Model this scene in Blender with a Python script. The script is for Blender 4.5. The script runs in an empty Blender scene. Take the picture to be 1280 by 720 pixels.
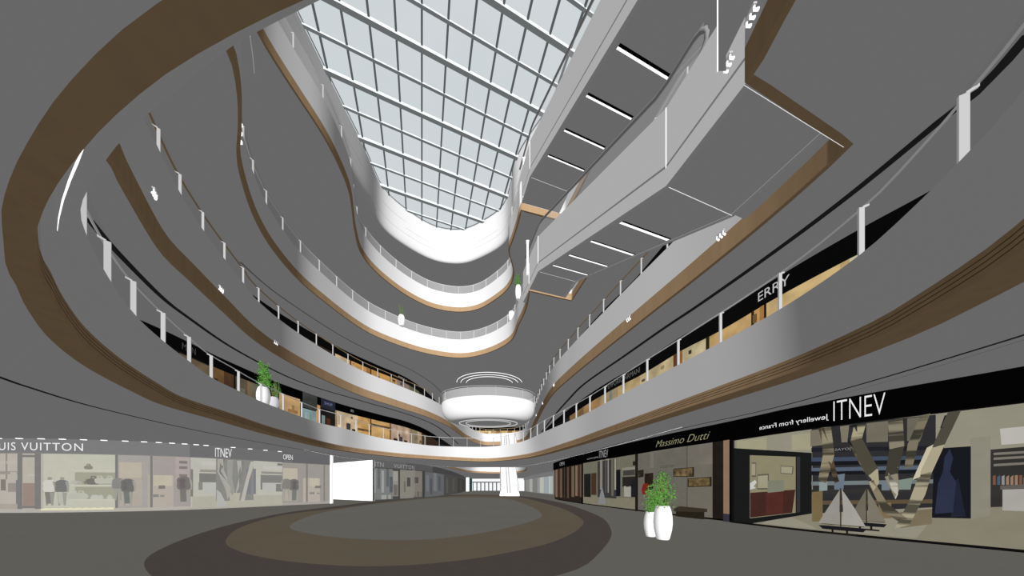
import bpy, bmesh, math, random
from mathutils import Vector, Matrix
from mathutils.geometry import delaunay_2d_cdt
random.seed(7)
sc = bpy.context.scene
COL = sc.collection
EYE = 1.42          # camera height (m)
FPX = 320.0         # focal length for a 1280 px wide frame
HOR = 608.0         # horizon row

# ---------------------------------------------------------------- render look
sc.view_settings.view_transform = 'Standard'
sc.view_settings.look = 'None'
sc.view_settings.exposure = 0
sc.view_settings.gamma = 1
sc.cycles.diffuse_bounces = 0
sc.cycles.transparent_max_bounces = 24
sc.cycles.use_denoising = False

# ---------------------------------------------------------------- materials
AMAX = 0.04         # matt reflectance of white; the sun is strong to match
def s2l(c):
    c = c / 255.0
    return c / 12.92 if c <= 0.04045 else ((c + 0.055) / 1.055) ** 2.4
def lin(rgb): return tuple(s2l(c) for c in rgb)
MC = {}
def mat(name, rgb, lit=1.0, kind=None, alpha=1.0, rgb2=None, scale=6.0, stretch=(1, 1, 1), amt=0.5, hi=None):
    """ambient colour (what it looks like in shade) + matt reflectance; optional noise / grain between two colours"""
    if name in MC: return MC[name]
    m = bpy.data.materials.new(name); m.use_nodes = True
    nt = m.node_tree; nt.nodes.clear()
    N = nt.nodes.new; L = nt.links.new
    out = N('ShaderNodeOutputMaterial')
    em = N('ShaderNodeEmission'); df = N('ShaderNodeBsdfDiffuse')
    add = N('ShaderNodeAddShader')
    e = lin(rgb)
    k = AMAX / 0.136
    em.inputs[0].default_value = (*e, 1)  # flat ambient light is put into the surface as emission
    alb = hi if hi else tuple(min(AMAX, c * k) * lit for c in e)
    df.inputs[0].default_value = (*alb, 1)
    if rgb2 is not None:
        e2 = lin(rgb2)
        tc = N('ShaderNodeTexCoord'); mp = N('ShaderNodeMapping'); nz = N('ShaderNodeTexNoise')
        mp.inputs['Scale'].default_value = stretch
        nz.inputs['Scale'].default_value = scale; nz.inputs['Detail'].default_value = 4
        L(tc.outputs['Object'], mp.inputs['Vector']); L(mp.outputs['Vector'], nz.inputs['Vector'])
        rp = N('ShaderNodeValToRGB')
        rp.color_ramp.elements[0].position = 0.5 - amt * 0.5; rp.color_ramp.elements[0].color = (*e, 1)
        rp.color_ramp.elements[1].position = 0.5 + amt * 0.5; rp.color_ramp.elements[1].color = (*e2, 1)
        L(nz.outputs[0], rp.inputs[0]); L(rp.outputs[0], em.inputs[0])
        if lit > 0:
            mx = N('ShaderNodeMixRGB'); mx.blend_type = 'MULTIPLY'; mx.inputs[0].default_value = 1
            mx.inputs[2].default_value = (k * lit, k * lit, k * lit, 1)
            L(rp.outputs[0], mx.inputs[1]); L(mx.outputs[0], df.inputs[0])
    L(em.outputs[0], add.inputs[0]); L(df.outputs[0], add.inputs[1])
    last = add if lit > 0 else em
    if alpha < 1:
        tr = N('ShaderNodeBsdfTransparent'); mx = N('ShaderNodeMixShader'); mx.inputs[0].default_value = alpha
        L(tr.outputs[0], mx.inputs[1]); L(last.outputs[0], mx.inputs[2]); last = mx
    L(last.outputs[0], out.inputs[0])
    try: m.cycles.emission_sampling = 'NONE'
    except Exception: pass
    m.diffuse_color = (*e, 1)
    MC[name] = m
    return m
def flat(rgb, var=8):
    """self-lit shop display colour with a little procedural mottling"""
    r = tuple(int(c) for c in rgb)
    n = 'display_%d_%d_%d' % r
    return mat(n, r, 0.0, rgb2=tuple(min(255, c + var) for c in r), scale=3.0, amt=0.6)

PLASTER = mat('shaded_plaster', (103, 103, 103), 0.0)  # soffit shade put into the colour, takes no sun
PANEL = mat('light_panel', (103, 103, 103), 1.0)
WOODV = mat('timber_band', (73, 59, 43), 1.0, rgb2=(80, 66, 50), scale=1.6, stretch=(3, 3, .35), amt=0.7)
WOODL = mat('timber_light', (76, 62, 46), 1.0, rgb2=(82, 68, 51), scale=1.6, stretch=(3, 3, .35), amt=0.7)
GROOVE = mat('dark_groove', (44, 33, 24), 0.3)
SLOT = mat('black_slot', (22, 22, 22), 0.0)
BLACK = mat('gloss_black_fascia', (3, 3, 3), 0.05)
FLOORM = mat('stone_floor', (97, 95, 90), 0.0, rgb2=(92, 91, 86), scale=.15, amt=0.9)
FLD = mat('dark_stone_inlay', (66, 61, 58), 0.0, rgb2=(71, 66, 62), scale=3, stretch=(1, 8, 1), amt=0.5)
FLB = mat('brown_stone_inlay', (91, 83, 70), 0.0, rgb2=(86, 79, 67), scale=.6, amt=0.6)
FLG = mat('grey_stone_inlay', (97, 96, 91), 0.0, rgb2=(93, 92, 87), scale=.4, amt=0.6)
METAL = mat('satin_post', (135, 135, 135), 0.45)
HRAIL = mat('steel_handrail', (128, 128, 128), 0.6)
HWOOD = mat('timber_handrail', (84, 70, 52), 0.6)
HDARK = mat('dark_rubber_handrail', (80, 80, 80), 0.5)
GLASS = mat('rail_glass', (62, 62, 64), 1.0, alpha=0.2, hi=(.07, .07, .071))
GLASSC = mat('clear_rail_glass', (50, 50, 52), .3, alpha=.05)
GLASSN = mat('shop_glass', (120, 120, 116), 0.4, alpha=0.10)
WHITE = mat('white_paint', (235, 235, 235), 1.0)
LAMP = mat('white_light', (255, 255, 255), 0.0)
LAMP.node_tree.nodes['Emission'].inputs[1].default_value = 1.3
VASE = mat('white_ceramic', (165, 165, 165), 1.0)
SKY = mat('sky_glow_glass', (202, 210, 213), 0.0, rgb2=(212, 217, 219), scale=.12, amt=0.7)  # sky brightness put into the glass as a glow
BEAM = mat('skylight_beam', (100, 104, 105), 1.0)
BEAMD = mat('skylight_bar', (84, 90, 92), 0.0)
LEAF = mat('leaf_green', (50, 92, 34), .22, rgb2=(74, 128, 50), scale=30, amt=.6)
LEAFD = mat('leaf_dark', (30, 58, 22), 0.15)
STEM = mat('plant_stem', (60, 60, 40), 0.6)

# ---------------------------------------------------------------- object helpers
def link(name, verts, faces, m, parent=None, smooth=False):
    me = bpy.data.meshes.new(name)
    me.from_pydata([tuple(v) for v in verts], [], faces)
    me.validate(); me.update()
    if m is not None: me.materials.append(m)
    if smooth:
        for p in me.polygons: p.use_smooth = True
    o = bpy.data.objects.new(name, me); COL.objects.link(o)
    if parent is not None:
        o.parent = parent; q = parent; w = Vector((0, 0, 0))
        while q is not None: w += q.location; q = q.parent
        o.location = -w
    return o
def thing(name, label, cat, loc=(0, 0, 0), group=None):
    o = bpy.data.objects.new(name, None); COL.objects.link(o)
    o.empty_display_size = .2; o.location = loc
    o['label'] = label; o['category'] = cat
    if group: o['group'] = group
    return o
def tag(o, label, cat, group=None):
    o['label'] = label; o['category'] = cat
    if group: o['group'] = group
    return o
def struct(o):
    o['kind'] = 'structure'; return o
class MB:
    def __init__(s): s.v = []; s.f = []
    def add(s, vs, fs):
        n = len(s.v); s.v += [Vector(v) for v in vs]; s.f += [tuple(i + n for i in f) for f in fs]
    def box(s, c, ax, ay, az):
        """box from centre and three half-axis vectors"""
        c = Vector(c); ax = Vector(ax); ay = Vector(ay); az = Vector(az)
        vs = [c + a * ax + b * ay + d * az for a in (-1, 1) for b in (-1, 1) for d in (-1, 1)]
        s.add(vs, [(0, 1, 3, 2), (4, 6, 7, 5), (0, 4, 5, 1), (2, 3, 7, 6), (0, 2, 6, 4), (1, 5, 7, 3)])
    def tube(s, pts, r, n=8, closed=False):
        pts = [Vector(p) for p in pts]; k = len(pts); base = len(s.v)
        for i, p in enumerate(pts):
            a = pts[(i - 1) % k] if (closed or i > 0) else p
            b = pts[(i + 1) % k] if (closed or i < k - 1) else p
            t = (b - a).normalized()
            up = Vector((0, 0, 1)) if abs(t.z) < .9 else Vector((1, 0, 0))
            x = t.cross(up).normalized(); y = x.cross(t).normalized()
            rr = r[i] if isinstance(r, (list, tuple)) else r
            for j in range(n):
                an = 2 * math.pi * j / n
                s.v.append(p + x * math.cos(an) * rr + y * math.sin(an) * rr)
        for i in range(k if closed else k - 1):
            for j in range(n):
                a = base + i * n + j; b = base + i * n + (j + 1) % n
                c = base + ((i + 1) % k) * n + (j + 1) % n; d = base + ((i + 1) % k) * n + j
                s.f.append((a, b, c, d))
        if not closed:
            s.f.append(tuple(base + j for j in range(n))[::-1])
            s.f.append(tuple(base + (k - 1) * n + j for j in range(n)))
    def lathe(s, c, prof, n=24, sx=1, sy=1):
        c = Vector(c); base = len(s.v)
        for r, z in prof:
            for j in range(n):
                a = 2 * math.pi * j / n
                s.v.append(c + Vector((r * sx * math.cos(a), r * sy * math.sin(a), z)))
        for i in range(len(prof) - 1):
            for j in range(n):
                s.f.append((base + i * n + j, base + i * n + (j + 1) % n, base + (i + 1) * n + (j + 1) % n, base + (i + 1) * n + j))
    def build(s, name, m, parent=None, smooth=False):
        return link(name, s.v, s.f, m, parent, smooth)

# ---------------------------------------------------------------- plan curves
def G(u, v, h):
    """plan point (x, depth) of image point (u, v) known to lie h metres above the eye"""
    d = FPX * h / (HOR - v)
    return ((u - 640) / FPX * d, d)
def GP(pl, h): return [G(u, v, h) for u, v in pl]
def P3(u, v, h):
    x, y = G(u, v, h); return Vector((x, y, h + EYE))
def catmull(p0, p1, p2, p3, t):
    return tuple(0.5 * ((2 * b) + (-a + c) * t + (2 * a - 5 * b + 4 * c - d) * t * t + (-a + 3 * b - 3 * c + d) * t ** 3)
                 for a, b, c, d in zip(p0, p1, p2, p3))
def resample(pts, step, closed=False):
    P = [Vector(p) for p in pts]
    if closed: P.append(P[0])
    cum = [0]
    for a, b in zip(P, P[1:]): cum.append(cum[-1] + (b - a).length)
    n = max(1, round(cum[-1] / step)); out = []; j = 0
    for i in range(n if closed else n + 1):
        s = cum[-1] * i / n
        while j < len(cum) - 2 and cum[j + 1] < s: j += 1
        t = (s - cum[j]) / max(1e-9, cum[j + 1] - cum[j])
        out.append(P[j].lerp(P[j + 1], min(1, max(0, t))))
    return out
def smooth(pts, closed=False, step=0.35, sharp=()):
    """Catmull-Rom through the points, kept sharp at the given indices"""
    n = len(pts); pts = [tuple(p[:2]) for p in pts]
    out = []
    rng = range(n) if closed else range(n - 1)
    for i in rng:
        p1 = pts[i]; p2 = pts[(i + 1) % n]
        p0 = pts[(i - 1) % n] if (closed or i > 0) else p1
        p3 = pts[(i + 2) % n] if (closed or i + 2 < n) else p2
        if i in sharp: p0 = tuple(2 * a - b for a, b in zip(p1, p2))
        if (i + 1) % n in sharp: p3 = tuple(2 * a - b for a, b in zip(p2, p1))
        # centripetal-ish: limit tangents on uneven spacing
        L = math.dist(p1, p2)
        def lim(a, b):
            l = math.dist(a, b)
            return a if l <= L * 1.6 or l < 1e-6 else tuple(q + (w - q) * (L * 1.6 / l) for w, q in zip(a, b))
        p0 = lim(p0, p1); p3 = lim(p3, p2)
        for k in range(10): out.append(Vector(catmull(p0, p1, p2, p3, k / 10)))
    if not closed: out.append(Vector(pts[-1]))
    keep = [Vector(pts[i]) for i in sharp]
    rs = resample(out, step, closed)
    for kp in keep:
        j = min(range(len(rs)), key=lambda q: (rs[q] - kp).length); rs[j] = kp.copy()
    return rs
def nearest(p, poly, closed=True):
    best = None; bd = 1e9
    n = len(poly)
    for i in range(n if closed else n - 1):
        a = poly[i]; b = poly[(i + 1) % n]; ab = b - a
        t = max(0, min(1, (p - a).dot(ab) / max(1e-9, ab.length_squared)))
        q = a + ab * t; d = (q - p).length_squared
        if d < bd: bd = d; best = q
    return best
def area(poly): return sum(a.x * b.y - b.x * a.y for a, b in zip(poly, poly[1:] + poly[:1])) / 2
def offset(poly, d, closed=True):
    """positive d moves outwards of a closed loop"""
    sg = 1 if area(poly) > 0 else -1; n = len(poly); out = []
    for i, p in enumerate(poly):
        a = poly[(i - 1) % n] if (closed or i > 0) else p
        b = poly[(i + 1) % n] if (closed or i < n - 1) else p
        t = (b - a).normalized()
        out.append(p + Vector((t.y, -t.x)) * sg * (d[i] if isinstance(d, list) else d))
    return out
def strip(name, A, za, B, zb, m, parent=None, closed=True, sm=True):
    n = len(A)
    V = [(p.x, p.y, za) for p in A] + [(p.x, p.y, zb) for p in B]
    F = [(i, (i + 1) % n, n + (i + 1) % n, n + i) for i in range(n if closed else n - 1)]
    return link(name, V, F, m, parent, sm)
def inside(p, poly):
    r = False; n = len(poly)
    for i in range(n):
        a = poly[i]; b = poly[i - 1]
        if (a.y > p.y) != (b.y > p.y) and p.x < (b.x - a.x) * (p.y - a.y) / (b.y - a.y) + a.x: r = not r
    return r
def slab(name, holes, z, m, ext=(-45, 45, -14, 95), extra_z=None):
    V = [Vector((ext[0], ext[2])), Vector((ext[1], ext[2])), Vector((ext[1], ext[3])), Vector((ext[0], ext[3]))]
    E = [(0, 1), (1, 2), (2, 3), (3, 0)]
    for h in holes:
        b = len(V); V += [Vector(p) for p in h]; E += [(b + i, b + (i + 1) % len(h)) for i in range(len(h))]
    vo, eo, fo, *_ = delaunay_2d_cdt(V, E, [], 0, 1e-5)
    F = []
    for f in fo:
        c = sum((vo[i] for i in f), Vector((0, 0))) / len(f)
        if not any(inside(c, h) for h in holes): F.append(tuple(f))
    return struct(link(name, [(p.x, p.y, z) for p in vo], F, m))
def sub(poly, a, b):
    """part of a loop from the vertex nearest a forwards to the vertex nearest b"""
    n = len(poly)
    i = min(range(n), key=lambda q: (poly[q] - Vector(a)).length); j = min(range(n), key=lambda q: (poly[q] - Vector(b)).length)
    out = []; k = i
    while True:
        out.append(poly[k])
        if k == j: break
        k = (k + 1) % n
    return out

# ================================================================= LEVEL RINGS
# ---- level 2 (lowest balcony).  corner = lower inner edge of the timber
c2 = [(-0.4, 1.24)] + GP([(378, 0), (333, 22), (265, 57), (193, 103), (128, 160), (90, 205), (67, 238), (52, 268), (46, 292)], 2.58) \
    + GP([(50, 315), (62, 337), (80, 373), (110, 413), (153, 450), (197, 479), (230, 497), (290, 517), (350, 537), (427, 557), (494, 566), (560, 570.8), (613, 572.6), (660, 567)], 2.9) \
    + [(3.6, 16.7), (4.66, 12.6), (5.68, 8.6), (6.32, 5.9), (6.35, 4.53), (6.17, 3.95), (5.84, 3.22), (5.54, 2.77), (4.9, 2.05), (3.9, 1.5), (2.6, 1.15), (1.1, 1.08)]
C2 = smooth(c2, True, .3)
t2 = [(-.6, 1.95)] + GP([(400, 0), (325, 38), (290, 57), (190, 138), (145, 183), (115, 228), (100, 263), (111, 300), (140, 354), (172, 397), (205, 427), (237, 452), (266, 473),
      (295, 487), (322, 500), (350, 511), (397, 528), (432, 536), (463, 544.6), (490, 550), (534, 556.6), (570, 558.3), (607, 558.5), (633, 556), (657, 550.5), (682, 539)], 4.1) \
    + [(4.02, 14.8), (4.84, 11.6), (5.66, 8.4), (6.18, 6.1), (6.18, 4.63), (5.95, 3.9), (5.7, 3.34), (5.3, 2.65), (4.7, 2.2), (3.6, 1.85), (2.4, 1.7), (.9, 1.75)]
T2 = smooth(t2, True, .3)
D1, D2 = 2.58 + EYE, 2.9 + EYE
FT2 = 4.1 + EYE
w2 = [(0.16 if p.y < 2.9 else min(.44, .16 + (p.y - 2.9) * .1)) if p.x < 0 else 0.55 for p in C2]
for _ in range(6): w2 = [(w2[i - 1] + w2[i] + w2[(i + 1) % len(w2)]) / 3 for i in range(len(w2))]
O2 = offset(C2, w2)
T2m = [nearest(p, T2) for p in C2]
par2 = thing('balcony_parapet', 'lowest curved balcony edge with a wide grooved brown timber band', 'balcony', (-6, 26, FT2))
strip('fascia', C2, D2, T2m, FT2, PANEL, par2)
wb = strip('timber_band', C2, D1, C2, D2, WOODV, par2)
strip('timber_soffit', O2, D1, C2, D1, WOODL, par2)
inn = offset(C2, -.012)
for k in (.08, .15, .22):
    strip('groove', inn, D1 + k, inn, D1 + k + .016, GROOVE, wb)
strip('cap', T2m, FT2, offset(T2m, .35), FT2, PANEL, par2)

# ---- level 3
H3 = 7.98
c3L = GP([(135, 193), (162, 240), (207, 317), (243, 353), (282, 390), (320, 425), (360, 451), (411, 477), (452, 494.6), (494, 508), (536, 521.7), (563, 534.3), (584, 549)], H3)
c3F = [(-5.5, 49.2), (-2.3, 49.2), (1.0, 48.0)]
c3R = GP([(658, 549.5), (668, 532), (678, 512), (691, 492)], H3) + [(4.3, 18.6), (5.2, 15.5), (6.1, 12.6), (6.87, 10.2), (7.2, 9.1), (7.48, 8.1), (7.7, 7.1), (7.86, 6.05)]
c3N = [(4.6, 5.06), (4.52, 4.2), (4.4, 2.2), (3, -1), (0, -2.4), (-4, -2.2), (-7.2, .4), (-8.9, 3.4)]
c3 = c3L + c3F + c3R + c3N
i3 = len(c3L) + len(c3F) + len(c3R)
C3 = smooth(c3, True, .4, sharp=(i3 - 1, i3))
t3 = GP([(178, 143), (200, 190), (228, 247), (257, 292), (284, 328), (309, 359)], 10.2) + c3L[5:] + c3F + c3R + c3N[:-1]
T3 = smooth(t3, True, .4)
D3, E3, F3 = H3 + EYE, H3 + .68 + EYE, 10.2 + EYE
def pm(C, T, lim=1.4):
    out = []
    for p in C:
        q = nearest(p, T); out.append(q if (q - p).length < lim else p.copy())
    return out
T3m = pm(C3, T3)
for _ in range(3): T3m = [(T3m[i - 1] + T3m[i] * 2 + T3m[(i + 1) % len(T3m)]) / 4 if (T3m[i] - C3[i]).length > .02 else T3m[i] for i in range(len(T3m))]
par3 = thing('balcony_parapet', 'second balcony edge up, brown timber band with little white spotlights', 'balcony', (-3, 49, F3))
strip('fascia', C3, E3, T3m, F3, PANEL, par3)
strip('timber_band', C3, D3, C3, E3, WOODV, par3)
O3 = offset(C3, .13)
strip('timber_soffit', O3, D3, C3, D3, WOODL, par3)
strip('cap', T3m, F3, offset(T3m, .35), F3, PANEL, par3)

# ---- level 4
H4 = 13.38
c4 = GP([(286, 61), (297, 92), (302, 130), (302, 165), (300, 190), (303, 219), (319, 270), (341, 310), (372, 347.5), (403, 374.6), (445, 406), (477, 423), (527, 440),
         (573, 447), (607, 441.7), (637, 426.7), (648, 405), (657, 385), (661, 363)], H4)
n4 = len(c4)
c4 = c4 + [(4.25, 18.4), (4.9, 15.7), (7.2, 7.6), (6.9, 6.9), (4.3, 6.2), (4.4, 5.5), (4.2, 2), (2, -2), (-3, -2.6), (-7, -.5), (-8.2, 3.5)]
C4 = smooth(c4, True, .4, sharp=(n4 - 1, n4, n4 + 2, n4 + 4))
D4, E4, F4 = H4 + EYE, H4 + .47 + EYE, 15.25 + EYE
par4 = thing('balcony_parapet', 'third balcony edge up, pale at its far bend above the round white drum', 'balcony', (-5, 26, F4))
strip('fascia', C4, E4, C4, F4, PANEL, par4)
strip('timber_band', C4, D4, C4, E4, WOODV, par4)
O4 = offset(C4, .1)
strip('timber_soffit', O4, D4, C4, D4, WOODL, par4)
strip('cap', C4, F4, offset(C4, .35), F4, PANEL, par4)

# ---- level 5
H5 = 18.78
c5 = GP([(323, 38.5), (347, 80), (373, 120), (405, 169), (426, 209.6), (438, 241), (442, 267), (445, 291), (453, 318), (474, 343), (507, 368), (540, 384), (573, 389.5),
         (600, 385), (627, 368), (638, 355), (641.5, 342), (639, 328), (635.5, 314), (640, 300), (645, 285), (651, 262)], H5)
n5 = len(c5)
c5 = c5 + [(3.6, 18.1), (4.6, 15.1), (6.9, 7.6), (6.4, 3), (3, -2), (-4, -2), (-8, 2), (-9.8, 7)]
C5 = smooth(c5, True, .4, sharp=(n5 - 1, n5))
D5, E5, F5 = H5 + EYE, H5 + .47 + EYE, 20.7 + EYE
par5 = thing('balcony_parapet', 'topmost balcony edge just below the white curved skylight kerb', 'balcony', (-5, 27, F5))
strip('fascia', C5, E5, C5, F5, PANEL, par5)
strip('timber_band', C5, D5, C5, E5, WOODV, par5)
O5 = offset(C5, .1)
strip('timber_soffit', O5, D5, C5, D5, WOODL, par5)
strip('cap', C5, F5, offset(C5, .35), F5, PANEL, par5)

# ---- level 6 soffit, skylight kerb
H6 = 24.18
c6 = GP([(449.5, 233.5), (476, 282), (510, 309), (545, 326), (579, 329), (609, 318), (632, 302)], H6) + [(0.2, 23.4), (0.6, 21.7), (2.6, 19.2), (6.5, 15.5), (10, 9), (10, 2), (2, -3), (-8, -2), (-12.4, 4), (-12.75, 10), (-12.75, 15)]
C6 = smooth(c6, True, .5)
D6, F6 = H6 + EYE, 27.5 + EYE
kp = [(0, 0)] + [(-.28 * math.sin(math.pi / 2 * k / 6) , .75 * (1 - math.cos(math.pi / 2 * k / 6))) for k in range(1, 7)] + [(-.28, 3.32)]
kv = []; kf = []; kn = len(C6)
for o_, z_ in kp: kv += [(p.x, p.y, D6 + z_) for p in offset(C6, o_)]
for r_ in range(len(kp) - 1): kf += [(r_ * kn + i, r_ * kn + (i + 1) % kn, (r_ + 1) * kn + (i + 1) % kn, (r_ + 1) * kn + i) for i in range(kn)]
kerb = link('skylight_kerb', kv, kf, PANEL, None, True)
tag(kerb, 'white curved wall under the skylight with thin dark joints', 'wall')
inn6 = offset(C6, -.30)
kr = len(C6)
for j, zz in enumerate((.9, 1.5, 2.1, 2.7)):
    # broken dark joints
    V = []; F = []
    for i in range(kr):
        if j > 0 and ((i + j * 5) % 16) > (4 if j < 3 else 3): continue
        a = inn6[i]; b = inn6[(i + 1) % kr]; k = len(V)
        V += [(a.x, a.y, D6 + zz), (b.x, b.y, D6 + zz), (b.x, b.y, D6 + zz + .022), (a.x, a.y, D6 + zz + .022)]; F.append((k, k + 1, k + 2, k + 3))
    link('joint', V, F, HDARK, kerb)

# ---- second void in the lowest ceiling, far away by the entrance
cf = [(-9.2, 34.5), (-8.6, 40), (-8.0, 45.5), (-6.6, 49), (-3, 50.6), (.8, 49), (2.2, 44), (2.2, 38), (2.0, 34.5)]
CF = smooth(cf, True, .6, sharp=(0, 8))
parf = thing('balcony_parapet', 'small far balcony edge above the entrance doors, behind the white escalator', 'balcony', (-3, 50, FT2))
strip('fascia', CF, D2 + .0, CF, FT2, PANEL, parf)
strip('timber_band', CF, D1, CF, D2, WOODV, parf)

# ---- slabs
slab('ceiling', [O2, CF], D1, PLASTER)
slab('ceiling', [O3], D3, PLASTER)
slab('ceiling', [O4], D4, PLASTER)
slab('ceiling', [O5], D5, PLASTER)
slab('ceiling', [C6], D6, PLASTER)
def floorslab(C, z, name='floor', more=()): return slab(name, [offset(C, .3)] + list(more), z, FLOORM)
floorslab(T2m, FT2 - .06, more=[CF]); floorslab(T3m, F3 - .06); floorslab(C4, F4 - .06); floorslab(C5, F5 - .06)

# ================================================================= GROUND FLOOR
fl = slab('floor', [], 0.0, FLOORM)
def inlay(name, px, z, m, extra=()):
    pts = GP(px, -EYE)
    C = smooth(pts, True, .4)
    return struct(link(name, [(p.x, p.y, z) for p in C], [tuple(range(len(C)))], m))
inlay('trim_1', [(180, 707), (200, 687), (250, 667), (300, 653), (360, 640.5), (427, 632), (510, 622.5), (580, 618.5), (647, 620), (694, 627), (744, 643), (764, 663), (744, 697), (700, 719), (520, 752), (330, 760), (220, 738)], .006, FLD)
inlay('trim_2', [(282, 677), (300, 660), (335, 648.5), (367, 642), (427, 635), (510, 624.5), (580, 619.5), (640, 620.5), (694, 633), (727, 649), (725, 660), (694, 677), (627, 693), (560, 703), (494, 708), (427, 708), (350, 701), (300, 690)], .012, FLB)
inlay('trim_3', [(362, 660), (373, 651), (400, 642), (440, 634.5), (494, 627.5), (560, 622), (627, 623), (660, 632), (677, 643), (670, 650), (627, 662), (560, 673), (494, 676), (427, 673), (383, 667)], .018, FLG)

# ================================================================= CEILING SLOTS (dark recessed lines)
def slot(px, h, w, m, n, worldpts=None):
    C = smooth(worldpts or GP(px, h), False, .4)
    nn = len(C); A = []; B = []
    for i, p in enumerate(C):
        t = (C[min(nn - 1, i + 1)] - C[max(0, i - 1)]).normalized(); q = Vector((t.y, -t.x)) * w / 2
        A.append(p + q); B.append(p - q)
    z = h + EYE - .012
    return struct(strip('trim_%d' % n, A, z, B, z, m, closed=False))
slot([(-40, 457), (0, 471), (25, 480), (133, 512), (283, 545), (427, 570), (500, 580), (560, 588)], 2.58, .11, SLOT, 4)
slot([(1320, 405), (1280, 418), (1075, 480), (953, 513), (853, 535), (760, 558), (700, 575)], 2.58, .09, SLOT, 5)
slot([(1290, 421), (1085, 483), (963, 515), (863, 537), (770, 559), (706, 575)], 2.58, .03, HDARK, 6)
slot([(110, 272), (142, 310), (200, 369), (233, 395), (300, 440), (377, 478), (452, 501), (515, 519.6), (548, 534), (573, 555)], 7.98, .19, SLOT, 7)
slot([(1290, 38), (1227, 110), (1195, 134), (1060, 245), (960, 320), (875, 380), (830, 410), (780, 445), (730, 480), (710, 500), (695, 517), (677, 540)], 7.98, .2, SLOT, 8)
slot([(300, 327), (345, 366), (427, 420), (485, 449), (515, 463), (540, 479), (553, 492)], 13.38, .12, mat('grey_slot', (66, 66, 68), 0), 9)
# bright white sliver on the lowest fascia at the left, painted as glow
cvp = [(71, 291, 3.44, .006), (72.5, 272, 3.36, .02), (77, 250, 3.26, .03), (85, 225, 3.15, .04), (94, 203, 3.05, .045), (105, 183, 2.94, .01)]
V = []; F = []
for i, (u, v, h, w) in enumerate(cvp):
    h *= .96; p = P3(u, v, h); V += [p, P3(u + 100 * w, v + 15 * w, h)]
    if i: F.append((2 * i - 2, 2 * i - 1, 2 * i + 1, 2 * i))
o = link('fascia_glow', V, F, LAMP)
tag(o, 'thin white crescent, glow painted along the fascia beside the widest timber curve, far left', 'light')
slot([(380, 562), (427, 571), (494, 579), (560, 583.3), (600, 584.3), (650, 583), (700, 574), (760, 559), (853, 533.5)], 2.58, .035, LAMP, 12)
# concentric light rings over the drum
for k, (a, b, cy) in enumerate(((4.2, 3.3, 33.2), (3.7, 2.65, 33.2), (3.0, 2.1, 33.2))):
    pts = [(-2.9 + a * math.cos(t), cy + b * math.sin(t), D4 - .05) for t in [math.radians(188 + 164 * q / 40) for q in range(41)]]
    m = MB(); m.tube(pts, .03, 6)
    o = m.build('light_ring', LAMP); tag(o, ('outermost', 'middle', 'innermost')[k] + ' of the thin white light rings on the ceiling above the drum', 'light', 'ceiling light rings')

# ================================================================= RAILINGS
def railing(label, T, z, step, phase, a, b, wood=False, hh=.85, closed_path=None, inset=.03, pw=.035, gm=None):
    path = closed_path or sub(T, a, b)
    sg = 1 if area(T) > 0 else -1
    r = thing('glass_railing', label, 'railing', (path[0].x, path[0].y, z))
    n = len(path)
    def nrm(i):
        t = (path[min(n - 1, i + 1)] - path[max(0, i - 1)]).normalized()
        return t, Vector((t.y, -t.x)) * sg
    inner = [p + nrm(i)[1] * inset for i, p in enumerate(path)]
    strip('glass_panel', inner, z, inner, z + hh - .03, gm or GLASS, r, closed=False)
    hr = MB(); hp = [p + nrm(i)[1] * .16 for i, p in enumerate(path)]
    V = []; F = []
    w, t_ = (.02, .03) if not wood else (.035, .035)
    hr.tube([(p.x, p.y, z + hh + .04) for p in hp], w, 6)
    hr.build('handrail', HWOOD if wood else HRAIL, r)
    # posts
    cum = [0]
    for p, q in zip(path, path[1:]): cum.append(cum[-1] + (q - p).length)
    ph = 0
    if phase:
        j = min(range(n), key=lambda q: (path[q] - Vector(phase)).length); ph = cum[j] % step
    s = ph; proto = None
    while s < cum[-1]:
        i = 0
        while i < n - 2 and cum[i + 1] < s: i += 1
        f = (s - cum[i]) / max(1e-6, cum[i + 1] - cum[i]); p = path[i].lerp(path[i + 1], f)
        t, nv = nrm(i)
        if proto is None:
            m = MB()
            m.box((0.075, 0, hh / 2 - .03), (pw, 0, 0), (0, .014, 0), (0, 0, hh / 2 + .01))
            m.box((0.14, 0, hh), (.05, 0, .02), (0, .012, 0), (0, 0, .02))
            proto = m.build('post', METAL, r); o = proto
        else:
            o = proto.copy(); COL.objects.link(o); o.parent = r
        o.location = Vector((p.x, p.y, z)) - r.location
        o.rotation_euler = (0, 0, math.atan2(nv.y, nv.x))
        s += step
    return r
T2c = [Vector(p) for p in T2m]
T2u = smooth([tuple(p) for p in resample(T2, .3, True)], True, .3)
railing('lowest glass railing, flat white posts along the widest balcony', T2, FT2, 1.3935, G(140, 354, 4.1), G(150, 178, 4.1), (5.0, 2.4), False, .9, pw=.042, gm=GLASSC)
railing('second glass railing up, brown handrail above the spotlit timber band', T3, F3, 1.425, G(257, 292, 10.2), G(183, 153, 10.2), (6.85, 10.2), True, .85, gm=GLASSC)
railing('third glass railing up, its far bend above the white drum', C4, F4, 1.43, G(361, 291, 15.2), G(302, 150, H4), G(661, 364, H4), False, .85)
railing('topmost glass railing below the skylight kerb', C5, F5, 1.6, None, G(323, 38, H5), G(651, 263, H5), False, .85)
railing('short glass railing right of the lower escalator top landing', C4, F4, 1.5, None, (4.25, 18.3), (7.0, 8.2), False, .85)
railing('short glass railing right of the upper escalator top landing', C5, F5, 1.5, None, (3.62, 18.0), (6.9, 7.9), False, .85)

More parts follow.
